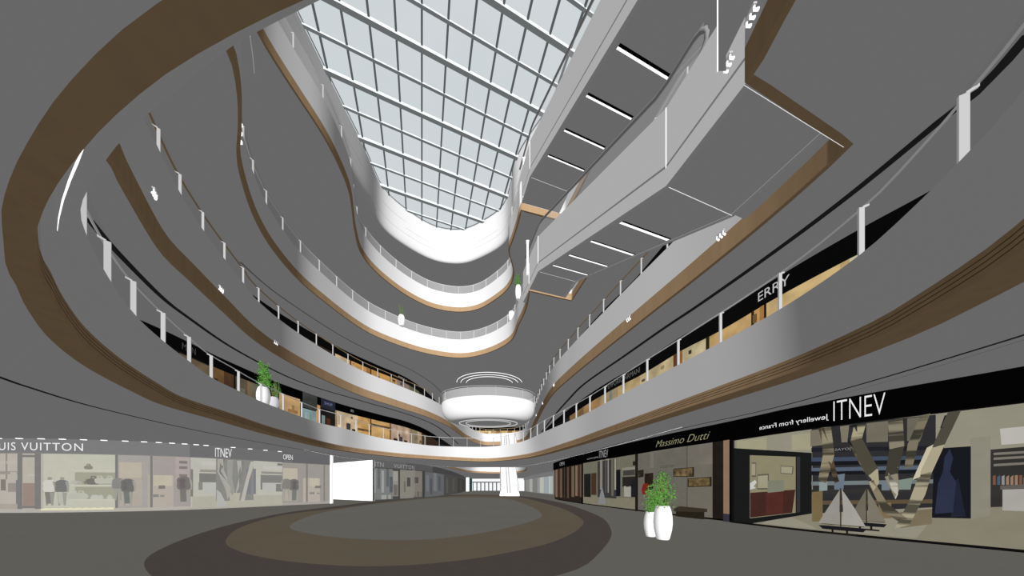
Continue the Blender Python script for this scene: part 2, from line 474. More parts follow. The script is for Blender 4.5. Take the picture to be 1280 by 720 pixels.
# ================================================================= ROUND WHITE DRUM
dc = Vector((-2.86, 31.0, 0)); dr = thing('drum_balcony', 'round white bulging balcony drum hanging in the middle distance', 'balcony', (dc.x, dc.y, 9.4))
prof = []
zt, zb = 9.95 + EYE, 7.75 + EYE
for k in range(17):
    a = math.pi / 2 * k / 16
    prof.append((3.75 + 1.85 * math.cos(a) ** .85 if k < 16 else 3.75, (zt - .62) - 1.66 * math.sin(a) ** 1.05))
prof = [(5.2, zt - .02), (5.5, zt), (5.6, zt - .1), (5.62, zt - .4)] + prof
m = MB(); m.lathe((dc.x, dc.y, 0), prof, 72, 1, .56); m.build('shell', PANEL, dr, True)
m = MB(); m.lathe((dc.x, dc.y, 0), [(3.75, zt - 2.28), (3.6, zt - 2.3), (0, zt - 2.3)], 64, 1, .56); m.build('underside', PLASTER, dr)
for rr, rw in ((3.5, .06), (2.7, .05)):
    m = MB(); m.tube([(dc.x + rr * math.cos(t * math.pi / 32), dc.y + rr * .56 * math.sin(t * math.pi / 32), zt - 2.33) for t in range(64)], rw, 6, True)
    m.build('light_ring', mat('soft_ring', (196, 196, 196), 0), dr)
m = MB(); m.lathe((dc.x, dc.y, 0), [(5.3, zt - .02), (0, zt - .02)], 64, 1, .56); m.build('deck', FLOORM, dr)
dpath = [Vector((dc.x + 5.5 * math.cos(t * math.pi / 36), dc.y + 3.08 * math.sin(t * math.pi / 36))) for t in range(73)]
railing('oval glass railing around the top of the white drum', dpath[:-1], zt, 3.1, None, None, None, False, .95, closed_path=dpath, inset=0)

# ================================================================= ESCALATORS
AX = Vector((-.296, .955, 0)).normalized(); WX = Vector((.955, .296, 0)).normalized()
def escalator(label, org, ax, wx, width, z0, rise, run, s_near, s_far, strips, bl, mside=PANEL, th=2.2, open_top=False, blackw=.16, glass=True, stepm=None):
    org = Vector(org); R = thing('escalator', label, 'escalator', (org.x, org.y, z0))
    def P(s, w, z): 
        q = org + ax * s + wx * w; return Vector((q.x, q.y, z))
    prof = [(s_near, z0), (0, z0), (run, z0 + rise), (s_far, z0 + rise)]
    def zu(s): return z0 if s < 0 else (z0 + rise if s > run else z0 + rise * s / run)
    for w0, w1, outw in ((0, .14, -.008), (width - .14, width, width + .008)):
        V = []
        for w in (w0, w1):
            for s, z in prof: V.append(P(s, w, z))
            for s, z in prof[::-1]: V.append(P(s, w, z + th))
        F = []
        for k in range(3): F.append((k, k + 1, 6 - k, 7 - k)); F.append((8 + 7 - k, 8 + 6 - k, 8 + k + 1, 8 + k))
        for k in range(8): F.append((k, (k + 1) % 8, 8 + (k + 1) % 8, 8 + k))
        sd = link('side_panel', V, F, mside, R)
        V = []; F = []
        for k, (s, z) in enumerate(prof):
            V += [P(s, outw, z + .5), P(s, outw, z + .57)]
            if k: F.append((2 * k - 2, 2 * k, 2 * k + 1, 2 * k - 1))
        link('shadow_gap', V, F, HDARK, sd)
        m = MB(); 
        for s in (0,): m.box(P(s, outw, zu(s) + .5 + (th - .5) / 2), ax * .012, wx * .006, (0, 0, (th - .5) / 2))
        m.box(P(run, outw, zu(run) + .5 + (th - .5) / 2), ax * .03, wx * .006, (0, 0, (th - .5) / 2))
        m.build('joint', WHITE, sd)
    V = []; F = []
    for k, (s, z) in enumerate(prof):
        V += [P(s, .1, z + .01), P(s, width - .1, z + .01)]
        if k: F.append((2 * k - 2, 2 * k, 2 * k + 1, 2 * k - 1))
    link('underside', V, F, PLASTER, R)
    for s in strips:
        for nm, a, b, mt in (('black_slot', s - blackw, s, BLACK), ('light_strip', s, s + (.13 if z0 < 14 else .09), LAMP)):
            link(nm, [P(a, .25, zu(a) - .01), P(a, width - .25, zu(a) - .01), P(b, width - .25, zu(b) - .01), P(b, .25, zu(b) - .01)], [(0, 1, 2, 3)], mt, R)
    for s in ((0, run) if z0 < 14 else (run,)):
        link('joint', [P(s - .008, .1, z0 + (rise if s else 0) - .006), P(s - .008, width - .1, z0 + (rise if s else 0) - .006), P(s + .008, width - .1, z0 + (rise if s else 0) - .006), P(s + .008, .1, z0 + (rise if s else 0) - .006)], [(0, 1, 2, 3)], WHITE, R)
    # steps
    V = []; F = []; n = int(run / .4); zs = z0 + th - .6
    k = 0
    for i in range(n):
        a = run * i / n; b = run * (i + 1) / n; z = zs + rise * i / n; zz = zs + rise * (i + 1) / n
        V += [P(a, .15, z), P(a, width - .15, z), P(b, width - .15, z), P(b, .15, z), P(b, width - .15, zz), P(b, .15, zz)]
        F += [(k, k + 1, k + 2, k + 3), (k + 3, k + 2, k + 4, k + 5)]; k += 6
    link('steps', V, F, stepm or METAL, R)
    # balustrades and handrails with looped newels
    if glass:
        for w in (.07, width - .07):
            zt0 = z0 + th; hp = .78
            sl = s_near + 1.25; pts = [(sl - .02, zt0 - .1)]
            # newel loop
            for k in range(9):
                a = -math.pi / 2 - math.pi * k / 8
                pts.append((sl + .1 + .48 * math.cos(a), zt0 + .33 + .40 * math.sin(a)))
            pts += [(0, zt0 + hp), (.4, zt0 + hp + .12)]
            pts += [(run - .4, zt0 + hp + rise - .12), (run, zt0 + hp + rise), (s_far - .3, zt0 + hp + rise)]
            m = MB(); m.tube([P(s, w, z) for s, z in pts], .055, 8); m.build('handrail', HDARK if w < 1 else HRAIL, R, True)
            gp = [(sl - .3, zt0), (0, zt0), (run, zt0 + rise), (s_far - .3, zt0 + rise)]
            V = []; F = []
            for k, (s, z) in enumerate(gp):
                V += [P(s, w, z), P(s, w, z + hp - .04)]
                if k: F.append((2 * k - 2, 2 * k, 2 * k + 1, 2 * k - 1))
            link('glass_balustrade', V, F, GLASS, R)
    return R
escalator('lower of the two stacked escalators, pale side seen whole with light strips beneath', (4.36, 7.24, 0), AX, WX, 2.75, 8.5 + EYE, 4.96, 9.2, -1.95, 12.0, (2.08, 3.9, 5.75, 7.55), None, blackw=.09)
escalator('upper of the two stacked escalators, cropped by the top frame beside the skylight', (3.95, 6.75, 0), AX, WX, 2.75, 13.87 + EYE, 5.38, 9.6, -3, 12.0, (1.97, 3.8, 5.65, 7.46), None, blackw=.11)
# far pair
YA = Vector((-.05, 1, 0)).normalized(); XA = Vector((1, .05, 0)).normalized()
WSTEP = mat('pale_steps', (222, 222, 222), .3)
e3 = escalator('white escalator in the distance rising from the ground floor', (-1.75, 38.1, 0), YA, XA, 2.8, -.62, 4.55, 8.5, -.3, 9.3, (), None, WHITE, 1.0, glass=True, stepm=WSTEP)
e4 = escalator('distant white escalator on the first balcony, just above its railing', (-1.75, 39.5, 0), YA, XA, 2.8, FT2 - .7, 5.4, 9.0, -.3, 9.6, (), None, WHITE, 1.0, glass=True, stepm=WSTEP)
for e, z in ((e3, 0), (e4, FT2)):
    m = MB(); m.box((-.35, 37.7 + (1.4 if z else 0), z + .18), (1.45, 0, 0), (0, .05, 0), (0, 0, .18)); m.build('comb_plate', WHITE, e)
    for w in (1.1, 1.5):
        o0 = Vector((-1.75, 38.1 + (1.4 if z else 0), z + .45)); r_ = (4.55 if not z else 5.4); ru = (8.5 if not z else 9.0)
        m = MB(); m.tube([o0 + XA * w, o0 + XA * w + YA * ru + Vector((0, 0, r_))], .06, 6); m.build('centre_handrail', METAL, e)
# white newel columns on landings
for lab, p, h0, h1 in (('tall white post at the top landing of the upper escalator', (655, 248), 19.3, 21.9), ('slim white post at the top landing of the lower escalator', (659.5, 343), 13.9, 16.0)):
    x, y = G(p[0], p[1], h0); m = MB(); m.box((x, y, (h0 + h1) / 2 + EYE), (.06, 0, 0), (0, .06, 0), (0, 0, (h1 - h0) / 2))
    m.box((x, y, h1 + EYE + .03), (.09, 0, 0), (0, .09, 0), (0, 0, .04)); m.box((x, y, h0 + EYE + .03), (.08, 0, 0), (0, .08, 0), (0, 0, .03))
    tag(m.build('newel_post', WHITE), lab, 'post')

# ================================================================= SKYLIGHT
sky = thing('skylight', 'large gridded glass skylight over the whole atrium', 'skylight', (-5, 18, F6))
slabV = [(p.x, p.y, F6 + .25) for p in offset(C6, .2)]
link('glass', slabV, [tuple(range(len(slabV)))], SKY, sky)
th = math.radians(19.4); A_ = Vector((-math.sin(th), math.cos(th))); B_ = Vector((math.cos(th), math.sin(th)))
def clip(p0, dr_, poly):
    ts = []
    n = len(poly)
    for i in range(n):
        a = poly[i]; b = poly[(i + 1) % n]; e = b - a; den = dr_.x * e.y - dr_.y * e.x
        if abs(den) < 1e-9: continue
        w = a - p0; t = (w.x * e.y - w.y * e.x) / den; q = (w.x * dr_.y - w.y * dr_.x) / den
        if 0 <= q < 1: ts.append(t)
    ts.sort(); return list(zip(ts[::2], ts[1::2]))
def beam(name, p0, dr_, nv, w, h, z, m):
    for t0, t1 in clip(p0, dr_, C6):
        if t1 - t0 < .3: continue
        a = p0 + dr_ * t0; b = p0 + dr_ * t1; c = (a + b) / 2
        mb = MB(); mb.box((c.x, c.y, z), (*(dr_ * (t1 - t0) / 2), 0), (*(nv * w / 2), 0), (0, 0, h / 2)); mb.build(name, m, sky)
k = -10
for k in range(-9, 9):
    s = 17.03 + 1.5 * k
    big = (k % 2 == 0)
    beam('cross_beam' if big else 'cross_bar', A_ * s, B_, A_, .24 if big else .15, .2 if big else .1, F6 - (.05 if big else .02), BEAM)
for k in range(-12, 14):
    beam('glazing_bar', B_ * (.0 + 1.47 * k), A_, B_, .12, .12, F6 + .02, BEAMD)
beam_frame = offset(C6, -.28)
strip('frame', beam_frame, F6 + .1, offset(C6, -.36), F6 + .1, BEAM, sky)

# ================================================================= SPOTLIGHT CLUSTERS on the level-3 timber
def cluster(p, lab, k=1.0, dirv=None):
    t = thing('spotlight_cluster', lab, 'light', p, 'white spotlight clusters')
    d = dirv or Vector((.3, .95, 0))
    m = MB(); m.box(p + Vector((0, 0, .02)), d * .22 * k, Vector((-d.y, d.x, 0)) * .03, (0, 0, .02)); m.build('bracket', METAL, t)
    for j in (-1, 0, 1):
        q = p + d * .17 * k * j
        m = MB(); m.tube([q, q + Vector((0, 0, -.16 * k))], .018, 6); m.tube([q + Vector((0, 0, -.14 * k)), q + Vector((.03, -.05, -.3 * k))], [.035 * k, .05 * k], 8)
        m.build('spotlight', LAMP, t)
names = ['nearest the left frame edge', 'second from the left, below the brown handrail', 'third from the left on the timber band', 'fourth from the left on the timber band', 'fifth from left on the left timber band', 'sixth from left toward the drum', 'just left of the drum']
for (u, v), nm in zip([(194, 240), (277, 360), (345, 427), (410, 468), (459, 490), (509, 506), (546, 520)], names):
    p = P3(u, v, 8.72); q = nearest(Vector((p.x, p.y)), C3); j = min(range(len(C3)), key=lambda z: (C3[z] - q).length); t = (C3[(j + 1) % len(C3)] - C3[j - 1]).normalized()
    cluster(p, 'small white spotlight cluster, ' + nm, .6, Vector((t.x, t.y, 0)))
for (u, v), nm in zip([(900, 292), (785, 397), (726, 451), (692, 480), (678, 503), (670, 518)], ['largest of the right side, by the landing', 'second largest on the right side', 'third down the right timber band', 'fourth down the right timber band', 'fifth down, beside the drum', 'smallest, lowest beside the drum']):
    p = P3(u, v, 8.55); q = nearest(Vector((p.x, p.y)), C3); j = min(range(len(C3)), key=lambda z: (C3[z] - q).length); t = (C3[(j + 1) % len(C3)] - C3[j - 1]).normalized()
    cluster(p, 'small white spotlight cluster, ' + nm, .6, Vector((t.x, t.y, 0)))
for (u, v, h), nm in zip([(938, 18, 8.9), (909, 77, 8.9)], ['highest in the picture, beside dark timber', 'at the corner of the dark timber landing']):
    cluster(P3(u, v, h), 'small white spotlight cluster, ' + nm, .5, Vector((.1, 1, 0)))
for v in (155, 166, 177):
    m = MB(); p = P3(300.5, v, 13.5); m.box(p, (.035, 0, 0), (0, .05, 0), (0, 0, .06)); tag(m.build('spotlight', LAMP), 'tiny white spotlight beside the third balcony timber band, upper left', 'light', 'tiny spotlights upper left')

# fascia return panel by the dark timber at the top
m = MB(); x0, y0 = 4.8, 5.75
p = P3(898, 87, 8.65); q = P3(909, 91, 8.65)
link('tmp', [], [], None) if False else None
pl = MB(); a = Vector((p.x, p.y, 0)); b = Vector((4.56, 5.06, 0)); zz0, zz1 = 8.62 + EYE, 10.5 + EYE
c_ = a + Vector((-.05, -1.6, 0)) ; 
pl.add([(a.x, a.y, zz0), (a.x - .02, a.y - 3.0, zz0), (a.x - .02, a.y - 3.0, zz1), (a.x, a.y, zz1)], [(0, 1, 2, 3)])
pl.add([(a.x, a.y, zz0), (a.x + .16, a.y, zz0), (a.x + .16, a.y, zz1), (a.x, a.y, zz1)], [(0, 1, 2, 3)])
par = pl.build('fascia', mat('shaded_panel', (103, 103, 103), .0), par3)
pe = MB(); pe.box((a.x - .01, a.y + .01, (zz0 + zz1) / 2), (.008, 0, 0), (0, .008, 0), (0, 0, (zz1 - zz0) / 2)); pe.build('edge', WHITE, par3)
lp = [(4.93, 5.4), (8.2, 6.3), (7.9, 7.1), (7.62, 8.25), (4.36, 7.24)]
link('landing_soffit', [(x, y, 8.55 + EYE) for x, y in lp], [(0, 1, 2, 3, 4)], PLASTER, par3)
# timber + thin white joints across the landing
def linestrip(name, p, q, w, z, m, parent):
    p = Vector(p); q = Vector(q); t = (q - p).normalized(); n = Vector((t.y, -t.x)) * w / 2
    return link(name, [(p.x + n.x, p.y + n.y, z), (q.x + n.x, q.y + n.y, z), (q.x - n.x, q.y - n.y, z), (p.x - n.x, p.y - n.y, z)], [(0, 1, 2, 3)], m, parent)
linestrip('joint', (4.62, 5.09), (7.8, 6.02), .008, D3 - .005, WHITE, par3)

# ================================================================= WALLS AND SHOPS
class Wall:
    def __init__(s, pts, nside, z0=0.0, closed=False, step=.4):
        s.C = smooth(pts, False, step); s.z0 = z0; s.nside = nside
        s.cum = [0]
        for a, b in zip(s.C, s.C[1:]): s.cum.append(s.cum[-1] + (b - a).length)
    def su(s, u):
        r = (u - 640) / FPX; best = None
        for i in range(len(s.C) - 1):
            a = s.C[i]; b = s.C[i + 1]
            fa = a.x - r * a.y; fb = b.x - r * b.y
            if fa == fb or fa * fb > 0: continue
            t = fa / (fa - fb); p = a.lerp(b, t)
            if p.y > 0 and (best is None or p.y < best[1]): best = (s.cum[i] + t * (s.cum[i + 1] - s.cum[i]), p.y)
        if best is None:
            i = min(range(len(s.C)), key=lambda q: abs(s.C[q].x - r * s.C[q].y) / max(.1, s.C[q].y)); best = (s.cum[i], s.C[i].y)
        return best
    def px(s, u, v):
        a, d = s.su(u); return (a, d * (HOR - v) / FPX + EYE)
    def pos(s, a, z, off=0):
        i = 0
        a = max(0, min(s.cum[-1] - 1e-4, a))
        lo, hi = 0, len(s.cum) - 1
        while hi - lo > 1:
            mid = (lo + hi) // 2
            if s.cum[mid] <= a: lo = mid
            else: hi = mid
        p = s.C[lo].lerp(s.C[lo + 1], (a - s.cum[lo]) / max(1e-9, s.cum[lo + 1] - s.cum[lo]))
        t = (s.C[lo + 1] - s.C[lo]).normalized(); n = Vector((t.y, -t.x)) * s.nside
        return Vector((p.x + n.x * off, p.y + n.y * off, z))
    def rect(s, name, a0, a1, z0, z1, o0, o1, m, parent, z0b=None, z1b=None):
        """slab following the wall from a0 to a1, its face o1 in front of the wall, its back o0"""
        if a0 > a1: a0, a1 = a1, a0; 
        n = max(1, int((a1 - a0) / .5)); V = []; F = []
        for i in range(n + 1):
            a = a0 + (a1 - a0) * i / n
            V += [s.pos(a, z0, o1), s.pos(a, z1, o1), s.pos(a, z0, o0), s.pos(a, z1, o0)]
            if i:
                k = 4 * i
                F += [(k - 4, k, k + 1, k - 3), (k - 3, k + 1, k + 3, k - 1), (k - 4, k - 2, k + 2, k), (k - 2, k - 1, k + 3, k + 2)]
        k = 4 * n; F += [(0, 1, 3, 2), (k, k + 2, k + 3, k + 1)]
        return link(name, V, F, m, parent)
    def ru(s, name, u0, u1, f0, f1, off, m, parent, H=4.0, th=.03):
        return s.rect(name, s.su(u0)[0], s.su(u1)[0], s.z0 + f0 * H, s.z0 + f1 * H, off - th, off, m, parent)
    def poly(s, name, pts, off, m, parent, th=.02):
        q = [s.px(u, v) for u, v in pts]; n = len(q)
        V = [s.pos(a, z, off) for a, z in q] + [s.pos(a, z, off - th) for a, z in q]
        F = [tuple(range(n))] + [(i, (i + 1) % n, n + (i + 1) % n, n + i) for i in range(n)]
        return link(name, V, F, m, parent)
def textmesh(body, shear=0, space=1.0, thin=0):
    cu = bpy.data.curves.new('lettering', 'FONT'); cu.body = body; cu.shear = shear; cu.space_character = space; cu.resolution_u = 4; cu.offset = -thin
    o = bpy.data.objects.new('lettering', cu); COL.objects.link(o)
    dg = bpy.context.evaluated_depsgraph_get(); me = bpy.data.meshes.new_from_object(o.evaluated_get(dg))
    V = [v.co.copy() for v in me.vertices]; F = [tuple(p.vertices) for p in me.polygons]
    bpy.data.objects.remove(o); bpy.data.curves.remove(cu); bpy.data.meshes.remove(me)
    x0 = min(v.x for v in V); x1 = max(v.x for v in V); y0 = min(v.y for v in V); y1 = max(v.y for v in V)
    return [((v.x - x0) / (x1 - x0), (v.y - y0) / (y1 - y0)) for v in V], F
def walltext(W, body, u0, u1, z0, z1, off, m, parent, mirror=False, shear=0, space=1.0, thin=0):
    """lettering spanning picture columns u0..u1 on the wall between heights z0 and z1"""
    V, F = textmesh(body, shear, space, thin); a0 = W.su(u0)[0]; a1 = W.su(u1)[0]
    VV = [W.pos(a0 + (a1 - a0) * ((1 - x) if mirror else x), z0 + (z1 - z0) * y, off) for x, y in V]
    return link('lettering', VV, F, m, parent)
LET = mat('white_lettering', (238, 238, 238), 0.0); LETD = mat('dim_lettering', (150, 150, 150), 0.0); LETG = mat('cream_lettering', (150, 147, 112), 0.0)

# ---- right ground floor wall
wr = [(13.2, 1.2), (12.2, 3.4), (11.1, 5.5), (10.06, 7.0), (9.3, 8.38), (8.56, 10.6), (7.76, 12.7), (6.65, 16.5), (5.56, 21.2), (4.75, 27.0), (4.85, 29.2), (6.2, 30.4), (9.5, 31)]
WR = Wall(wr, -1)
if WR.pos(3, 0, 1).x > WR.pos(3, 0, 0).x: WR.nside = 1
w = WR.rect('wall_right', 0, WR.cum[-1], 0, 4.0, -.3, -.12, BLACK, None); struct(w)
def zat(W, u, v): return W.px(u, v)[1]
# jewellery shop: sign, entrance, mirrored ribbons, sailboats
S1 = thing('shopfront', 'jewellery shopfront with black sign and mirrored ribbons, far right', 'shop', WR.pos(WR.su(1060)[0], 0))
WR.rect('sign_band', 0, WR.su(917)[0], 3.22, 4.0, 0, .1, BLACK, S1)
WR.ru('back_wall', 1310, 917, 0.02, .83, -.08, flat((146, 142, 124)), S1)
WR.poly('ceiling_strip', [(920, 551), (1013, 541), (1013, 562), (920, 550 + 13)], -.05, flat((160, 156, 128)), S1)
WR.poly('shop_floor', [(925, 655), (1000, 636), (1240, 634), (1300, 634), (1300, 693), (1180, 684), (1040, 668)], -.05, flat((134, 129, 110)), S1)
fr = WR.poly('entrance_frame', [(915, 560), (1014, 566), (1014, 642), (935, 655), (915, 654)], -.03, flat((17, 18, 18), 3), S1)
WR.poly('entrance_opening', [(937, 569), (994, 571), (994, 641), (937, 648)], -.01, flat((138, 132, 104)), S1)
WR.poly('counter', [(938, 616), (966, 614), (994, 612), (990, 641), (938, 647)], .01, flat((62, 32, 26)), S1)
WR.poly('counter_front', [(958, 616), (979, 614), (979, 641), (958, 643)], .02, flat((78, 36, 29)), S1)
WR.poly('display_panel', [(960, 601), (980, 600), (980, 614), (960, 616)], .02, flat((124, 126, 108)), S1)
WR.poly('white_emblem', [(938, 604), (944, 600), (946, 603), (942, 608), (945, 610), (938, 612)], .02, flat((200, 200, 195)), S1)
for q in ([(947, 593), (961, 592), (961, 612), (947, 612)], [(976, 582), (992, 583), (991, 593), (976, 592)], [(940, 578), (945, 578), (945, 596), (940, 596)]):
    WR.poly('wall_niche', q, .015, flat((96, 90, 76)), S1)
    WR.poly('niche_back', [(u * .86 + .14 * sum(a for a, b in q) / 4, v * .8 + .2 * sum(b for a, b in q) / 4) for u, v in q], .03, flat((158, 152, 126)), S1)
WR.poly('door_leaf', [(996, 571), (1000, 571), (1000, 640), (996, 641)], .01, flat((44, 46, 50)), S1)
WR.poly('inner_gloom', [(1014, 534), (1170, 518), (1170, 634), (1016, 642)], -.03, flat((40, 40, 42)), S1)
rw = random.Random(3)
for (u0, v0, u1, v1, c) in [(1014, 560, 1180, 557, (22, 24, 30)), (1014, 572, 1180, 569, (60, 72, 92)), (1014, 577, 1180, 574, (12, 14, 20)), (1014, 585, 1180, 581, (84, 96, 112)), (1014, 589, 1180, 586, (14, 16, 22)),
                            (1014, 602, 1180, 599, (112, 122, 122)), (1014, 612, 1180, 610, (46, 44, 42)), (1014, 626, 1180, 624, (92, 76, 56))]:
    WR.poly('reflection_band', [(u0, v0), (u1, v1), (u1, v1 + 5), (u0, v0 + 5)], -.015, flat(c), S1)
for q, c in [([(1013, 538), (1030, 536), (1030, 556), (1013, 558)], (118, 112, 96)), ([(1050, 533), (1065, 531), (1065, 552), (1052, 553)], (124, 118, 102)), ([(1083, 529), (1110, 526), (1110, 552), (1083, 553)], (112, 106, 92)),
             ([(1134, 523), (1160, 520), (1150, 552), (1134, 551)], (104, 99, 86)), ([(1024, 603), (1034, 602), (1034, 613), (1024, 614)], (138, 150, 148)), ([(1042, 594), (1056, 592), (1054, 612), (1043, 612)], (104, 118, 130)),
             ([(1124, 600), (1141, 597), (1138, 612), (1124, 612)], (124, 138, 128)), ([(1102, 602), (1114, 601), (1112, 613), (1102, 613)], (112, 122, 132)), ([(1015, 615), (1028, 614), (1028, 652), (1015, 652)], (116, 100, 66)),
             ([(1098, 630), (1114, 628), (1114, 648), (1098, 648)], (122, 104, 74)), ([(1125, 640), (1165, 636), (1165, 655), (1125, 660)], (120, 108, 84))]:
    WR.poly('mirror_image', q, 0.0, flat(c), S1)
WR.poly('column', [(1213, 548), (1238, 545), (1238, 644), (1213, 649)], .02, flat((140, 136, 120)), S1)
WR.poly('shop_hall', [(1238, 562), (1310, 556), (1310, 632), (1238, 634)], .0, flat((46, 44, 42)), S1)
WR.poly('bright_ceiling', [(1250, 536), (1310, 530), (1310, 552), (1252, 556)], .01, flat((186, 184, 176)), S1)
for v in (566, 572, 580): WR.poly('ceiling_beam', [(1242, v), (1310, v - 4), (1310, v - 1), (1242, v + 3)], .02, flat((120, 116, 106)), S1)
for k in range(9):
    u = 1241 + k * 5.5; WR.poly('stock', [(u, 594 + rw.random() * 4), (u + 3.5, 594), (u + 3.5, 606), (u, 606)], .02, flat(random.choice([(150, 120, 100), (70, 90, 110), (120, 80, 60), (140, 140, 140)])), S1)
WR.poly('white_counter', [(1253, 612), (1310, 610), (1310, 640), (1253, 638)], .03, flat((168, 166, 158)), S1)
WR.poly('counter_lip', [(1250, 607), (1310, 604), (1310, 609), (1250, 612)], .04, flat((96, 90, 84)), S1)
for u in (1100, 1180, 1238): pass
WR.rect('glass_pane', WR.su(1310)[0], WR.su(918)[0], .02, 3.22, .16, .17, mat('clear_pane', (60, 60, 60), 0, alpha=.05), S1)
WR.rect('sill', 0, WR.su(917)[0], 0, .05, 0, .14, BLACK, S1)
walltext(WR, 'ITNEV', 1043, 1107, 3.36, 3.94, .12, LET, S1, thin=.014)
walltext(WR, 'Jewellery from France', 952, 1037, 3.40, 3.60, .12, LET, S1, mirror=True)
walltext(WR, 'JOYAS', 1044, 1064, zat(WR, 1054, 564), zat(WR, 1054, 560), .02, LETD, S1, mirror=True)
# dark column with blue gown
dcol = WR.poly('dress_stand', [(1168, 561), (1213, 558), (1213, 648), (1165, 647)], .05, flat((14, 17, 24), 3), None, .08); tag(dcol, 'black display column with a navy gown, right of the ribbons', 'display')
WR.poly('gown', [(1180, 572), (1186, 562), (1190, 573), (1186, 590), (1194, 603), (1190, 640), (1168, 642), (1172, 604), (1178, 590)], .12, flat((38, 44, 66)), dcol, .06)
WR.poly('gown_train', [(1190, 603), (1197, 598), (1206, 645), (1188, 646)], .1, flat((24, 28, 44)), dcol, .04)
# ribbons: bent mirrored bands standing in front of the backdrop
RB = [((150, 142, 116), [((1068, 533), (1083, 531)), ((1064, 552), (1078, 548)), ((1084, 596), (1098, 586)), ((1092, 614), (1099, 604))]),
      ((88, 82, 66), [((1070, 532), (1080, 531)), ((1062, 556), (1072, 552)), ((1080, 590), (1090, 585))]),
      ((132, 124, 102), [((1028, 535), (1040, 534)), ((1030, 570), (1044, 568)), ((1024, 600), (1034, 604))]),
      ((84, 70, 54), [((1024, 536), (1031, 535)), ((1034, 572), (1041, 570)), ((1044, 604), (1050, 602))]),
      ((122, 116, 98), [((1110, 526), (1128, 524)), ((1112, 562), (1130, 558)), ((1106, 596), (1122, 592)), ((1118, 622), (1124, 612))]),
      ((170, 166, 152), [((1110, 586), (1122, 584)), ((1112, 604), (1122, 600)), ((1119, 624), (1122, 618))]),
      ((110, 104, 86), [((1150, 520), (1162, 518)), ((1134, 556), (1148, 552)), ((1130, 586), (1140, 584))]),
      ((152, 144, 120), [((1184, 516), (1200, 514)), ((1164, 560), (1180, 556)), ((1148, 594), (1164, 590)), ((1136, 626), (1156, 618)), ((1118, 660), (1136, 656))]),
      ((176, 168, 146), [((1158, 560), (1166, 556)), ((1140, 600), (1150, 596))]),
      ((120, 112, 92), [((1086, 604), (1092, 600)), ((1104, 640), (1110, 630)), ((1124, 652), (1134, 648))]),
      ((46, 46, 48), [((1062, 532), (1072, 531)), ((1060, 552), (1072, 556)), ((1078, 580), (1092, 584)), ((1086, 602), (1096, 600))]),
      ((28, 28, 30), [((1180, 520), (1192, 518)), ((1174, 536), (1186, 534))])]
RS = thing('ribbon_sculpture', 'tall sculpture of bent mirrored metal ribbons in the right shop window', 'sculpture', WR.pos(WR.su(1110)[0], 0, .1))
for c, segs in RB:
    V = []; F = []
    for k, (a, b) in enumerate(segs):
        for (u, v), oo in ((a, .06 + .05 * (k % 2)), (b, .1 - .04 * (k % 2))):
            q = WR.px(u, v); V.append(WR.pos(q[0], q[1], oo + (.02 if c[0] > 100 else 0)))
        if k: F.append((2 * k - 2, 2 * k - 1, 2 * k + 1, 2 * k))
    o = link('ribbon', V, F, mat('mirror_metal_%d' % c[0], tuple(int(x * .55) for x in c), 0, rgb2=tuple(min(255, int(x * 1.15)) for x in c), scale=1.0, stretch=(.4, .4, 4), amt=.12), RS)  # dark and bright bands painted as mirror reflections
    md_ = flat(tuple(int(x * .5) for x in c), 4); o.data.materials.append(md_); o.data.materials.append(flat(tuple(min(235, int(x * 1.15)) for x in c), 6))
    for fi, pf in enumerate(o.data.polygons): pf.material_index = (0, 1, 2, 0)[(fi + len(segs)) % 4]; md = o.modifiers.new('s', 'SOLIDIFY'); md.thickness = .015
# sailboats
def sailboat(u, vb, uw, hpx, lab, c, offs):
    a0, z0 = WR.px(u, vb); base = WR.pos(a0, z0, offs)
    L = abs(WR.px(u + uw / 2, vb)[0] - WR.px(u - uw / 2, vb)[0]); ht = WR.px(u, vb - hpx)[1] - z0
    sg = -1 if WR.px(u + 5, vb)[0] < a0 else 1
    t = thing('model_sailboat', lab, 'model boat', base)
    def Q(x, y, z): return WR.pos(a0 + sg * x * L, z0 + z * ht, offs + y)
    V = []; F = []; n = 9
    for i in range(n):
        x = -.5 + i / (n - 1); w = .09 * (1 - (2 * x) ** 2) ** .5 if abs(x) < .5 else 0.004
        V += [Q(x, -w, .10), Q(x * .86, -w * .4, .02), Q(x * .86, w * .4, .02), Q(x, w, .10)]
        if i: k = 4 * i; F += [(k - 4, k, k + 1, k - 3), (k - 3, k + 1, k + 2, k - 2), (k - 2, k + 2, k + 3, k - 1), (k - 4, k - 1, k + 3, k)]
    link('hull', V, F, flat((26, 26, 30), 4), t)
    m = MB(); m.tube([Q(-.02, 0, .05), Q(-.02, 0, 1.0)], .012, 6); m.tube([Q(-.45, 0, .14), Q(.45, 0, .14)], .01, 6); m.build('mast', flat((60, 50, 42)), t)
    link('mainsail', [Q(.0, 0, .98), Q(.02, .03, .5), Q(.0, 0, .16), Q(.48, 0.02, .15), Q(.26, .04, .55)], [(0, 1, 2, 3, 4)], flat(c), t)
    link('jib', [Q(-.04, 0, .96), Q(-.04, .03, .5), Q(-.04, 0, .16), Q(-.5, .02, .15), Q(-.3, .04, .52)], [(0, 1, 2, 3, 4)], flat(tuple(x - 14 for x in c)), t)
    m = MB(); 
    for x in (-.2, .1): m.tube([Q(x, 0, -.07), Q(x, 0, .04)], .02, 6)
    m.box(Q(-.05, 0, -.07), (WR.pos(a0 + .3 * L, 0) - WR.pos(a0 - .3 * L, 0)) / 2, (0, .05, 0), (0, 0, .02)); m.build('stand', flat((30, 26, 24), 4), t)
sailboat(1055, 663, 57, 53, 'pale model sailboat in the right shop window, the nearer brighter one', (156, 154, 146), .3)
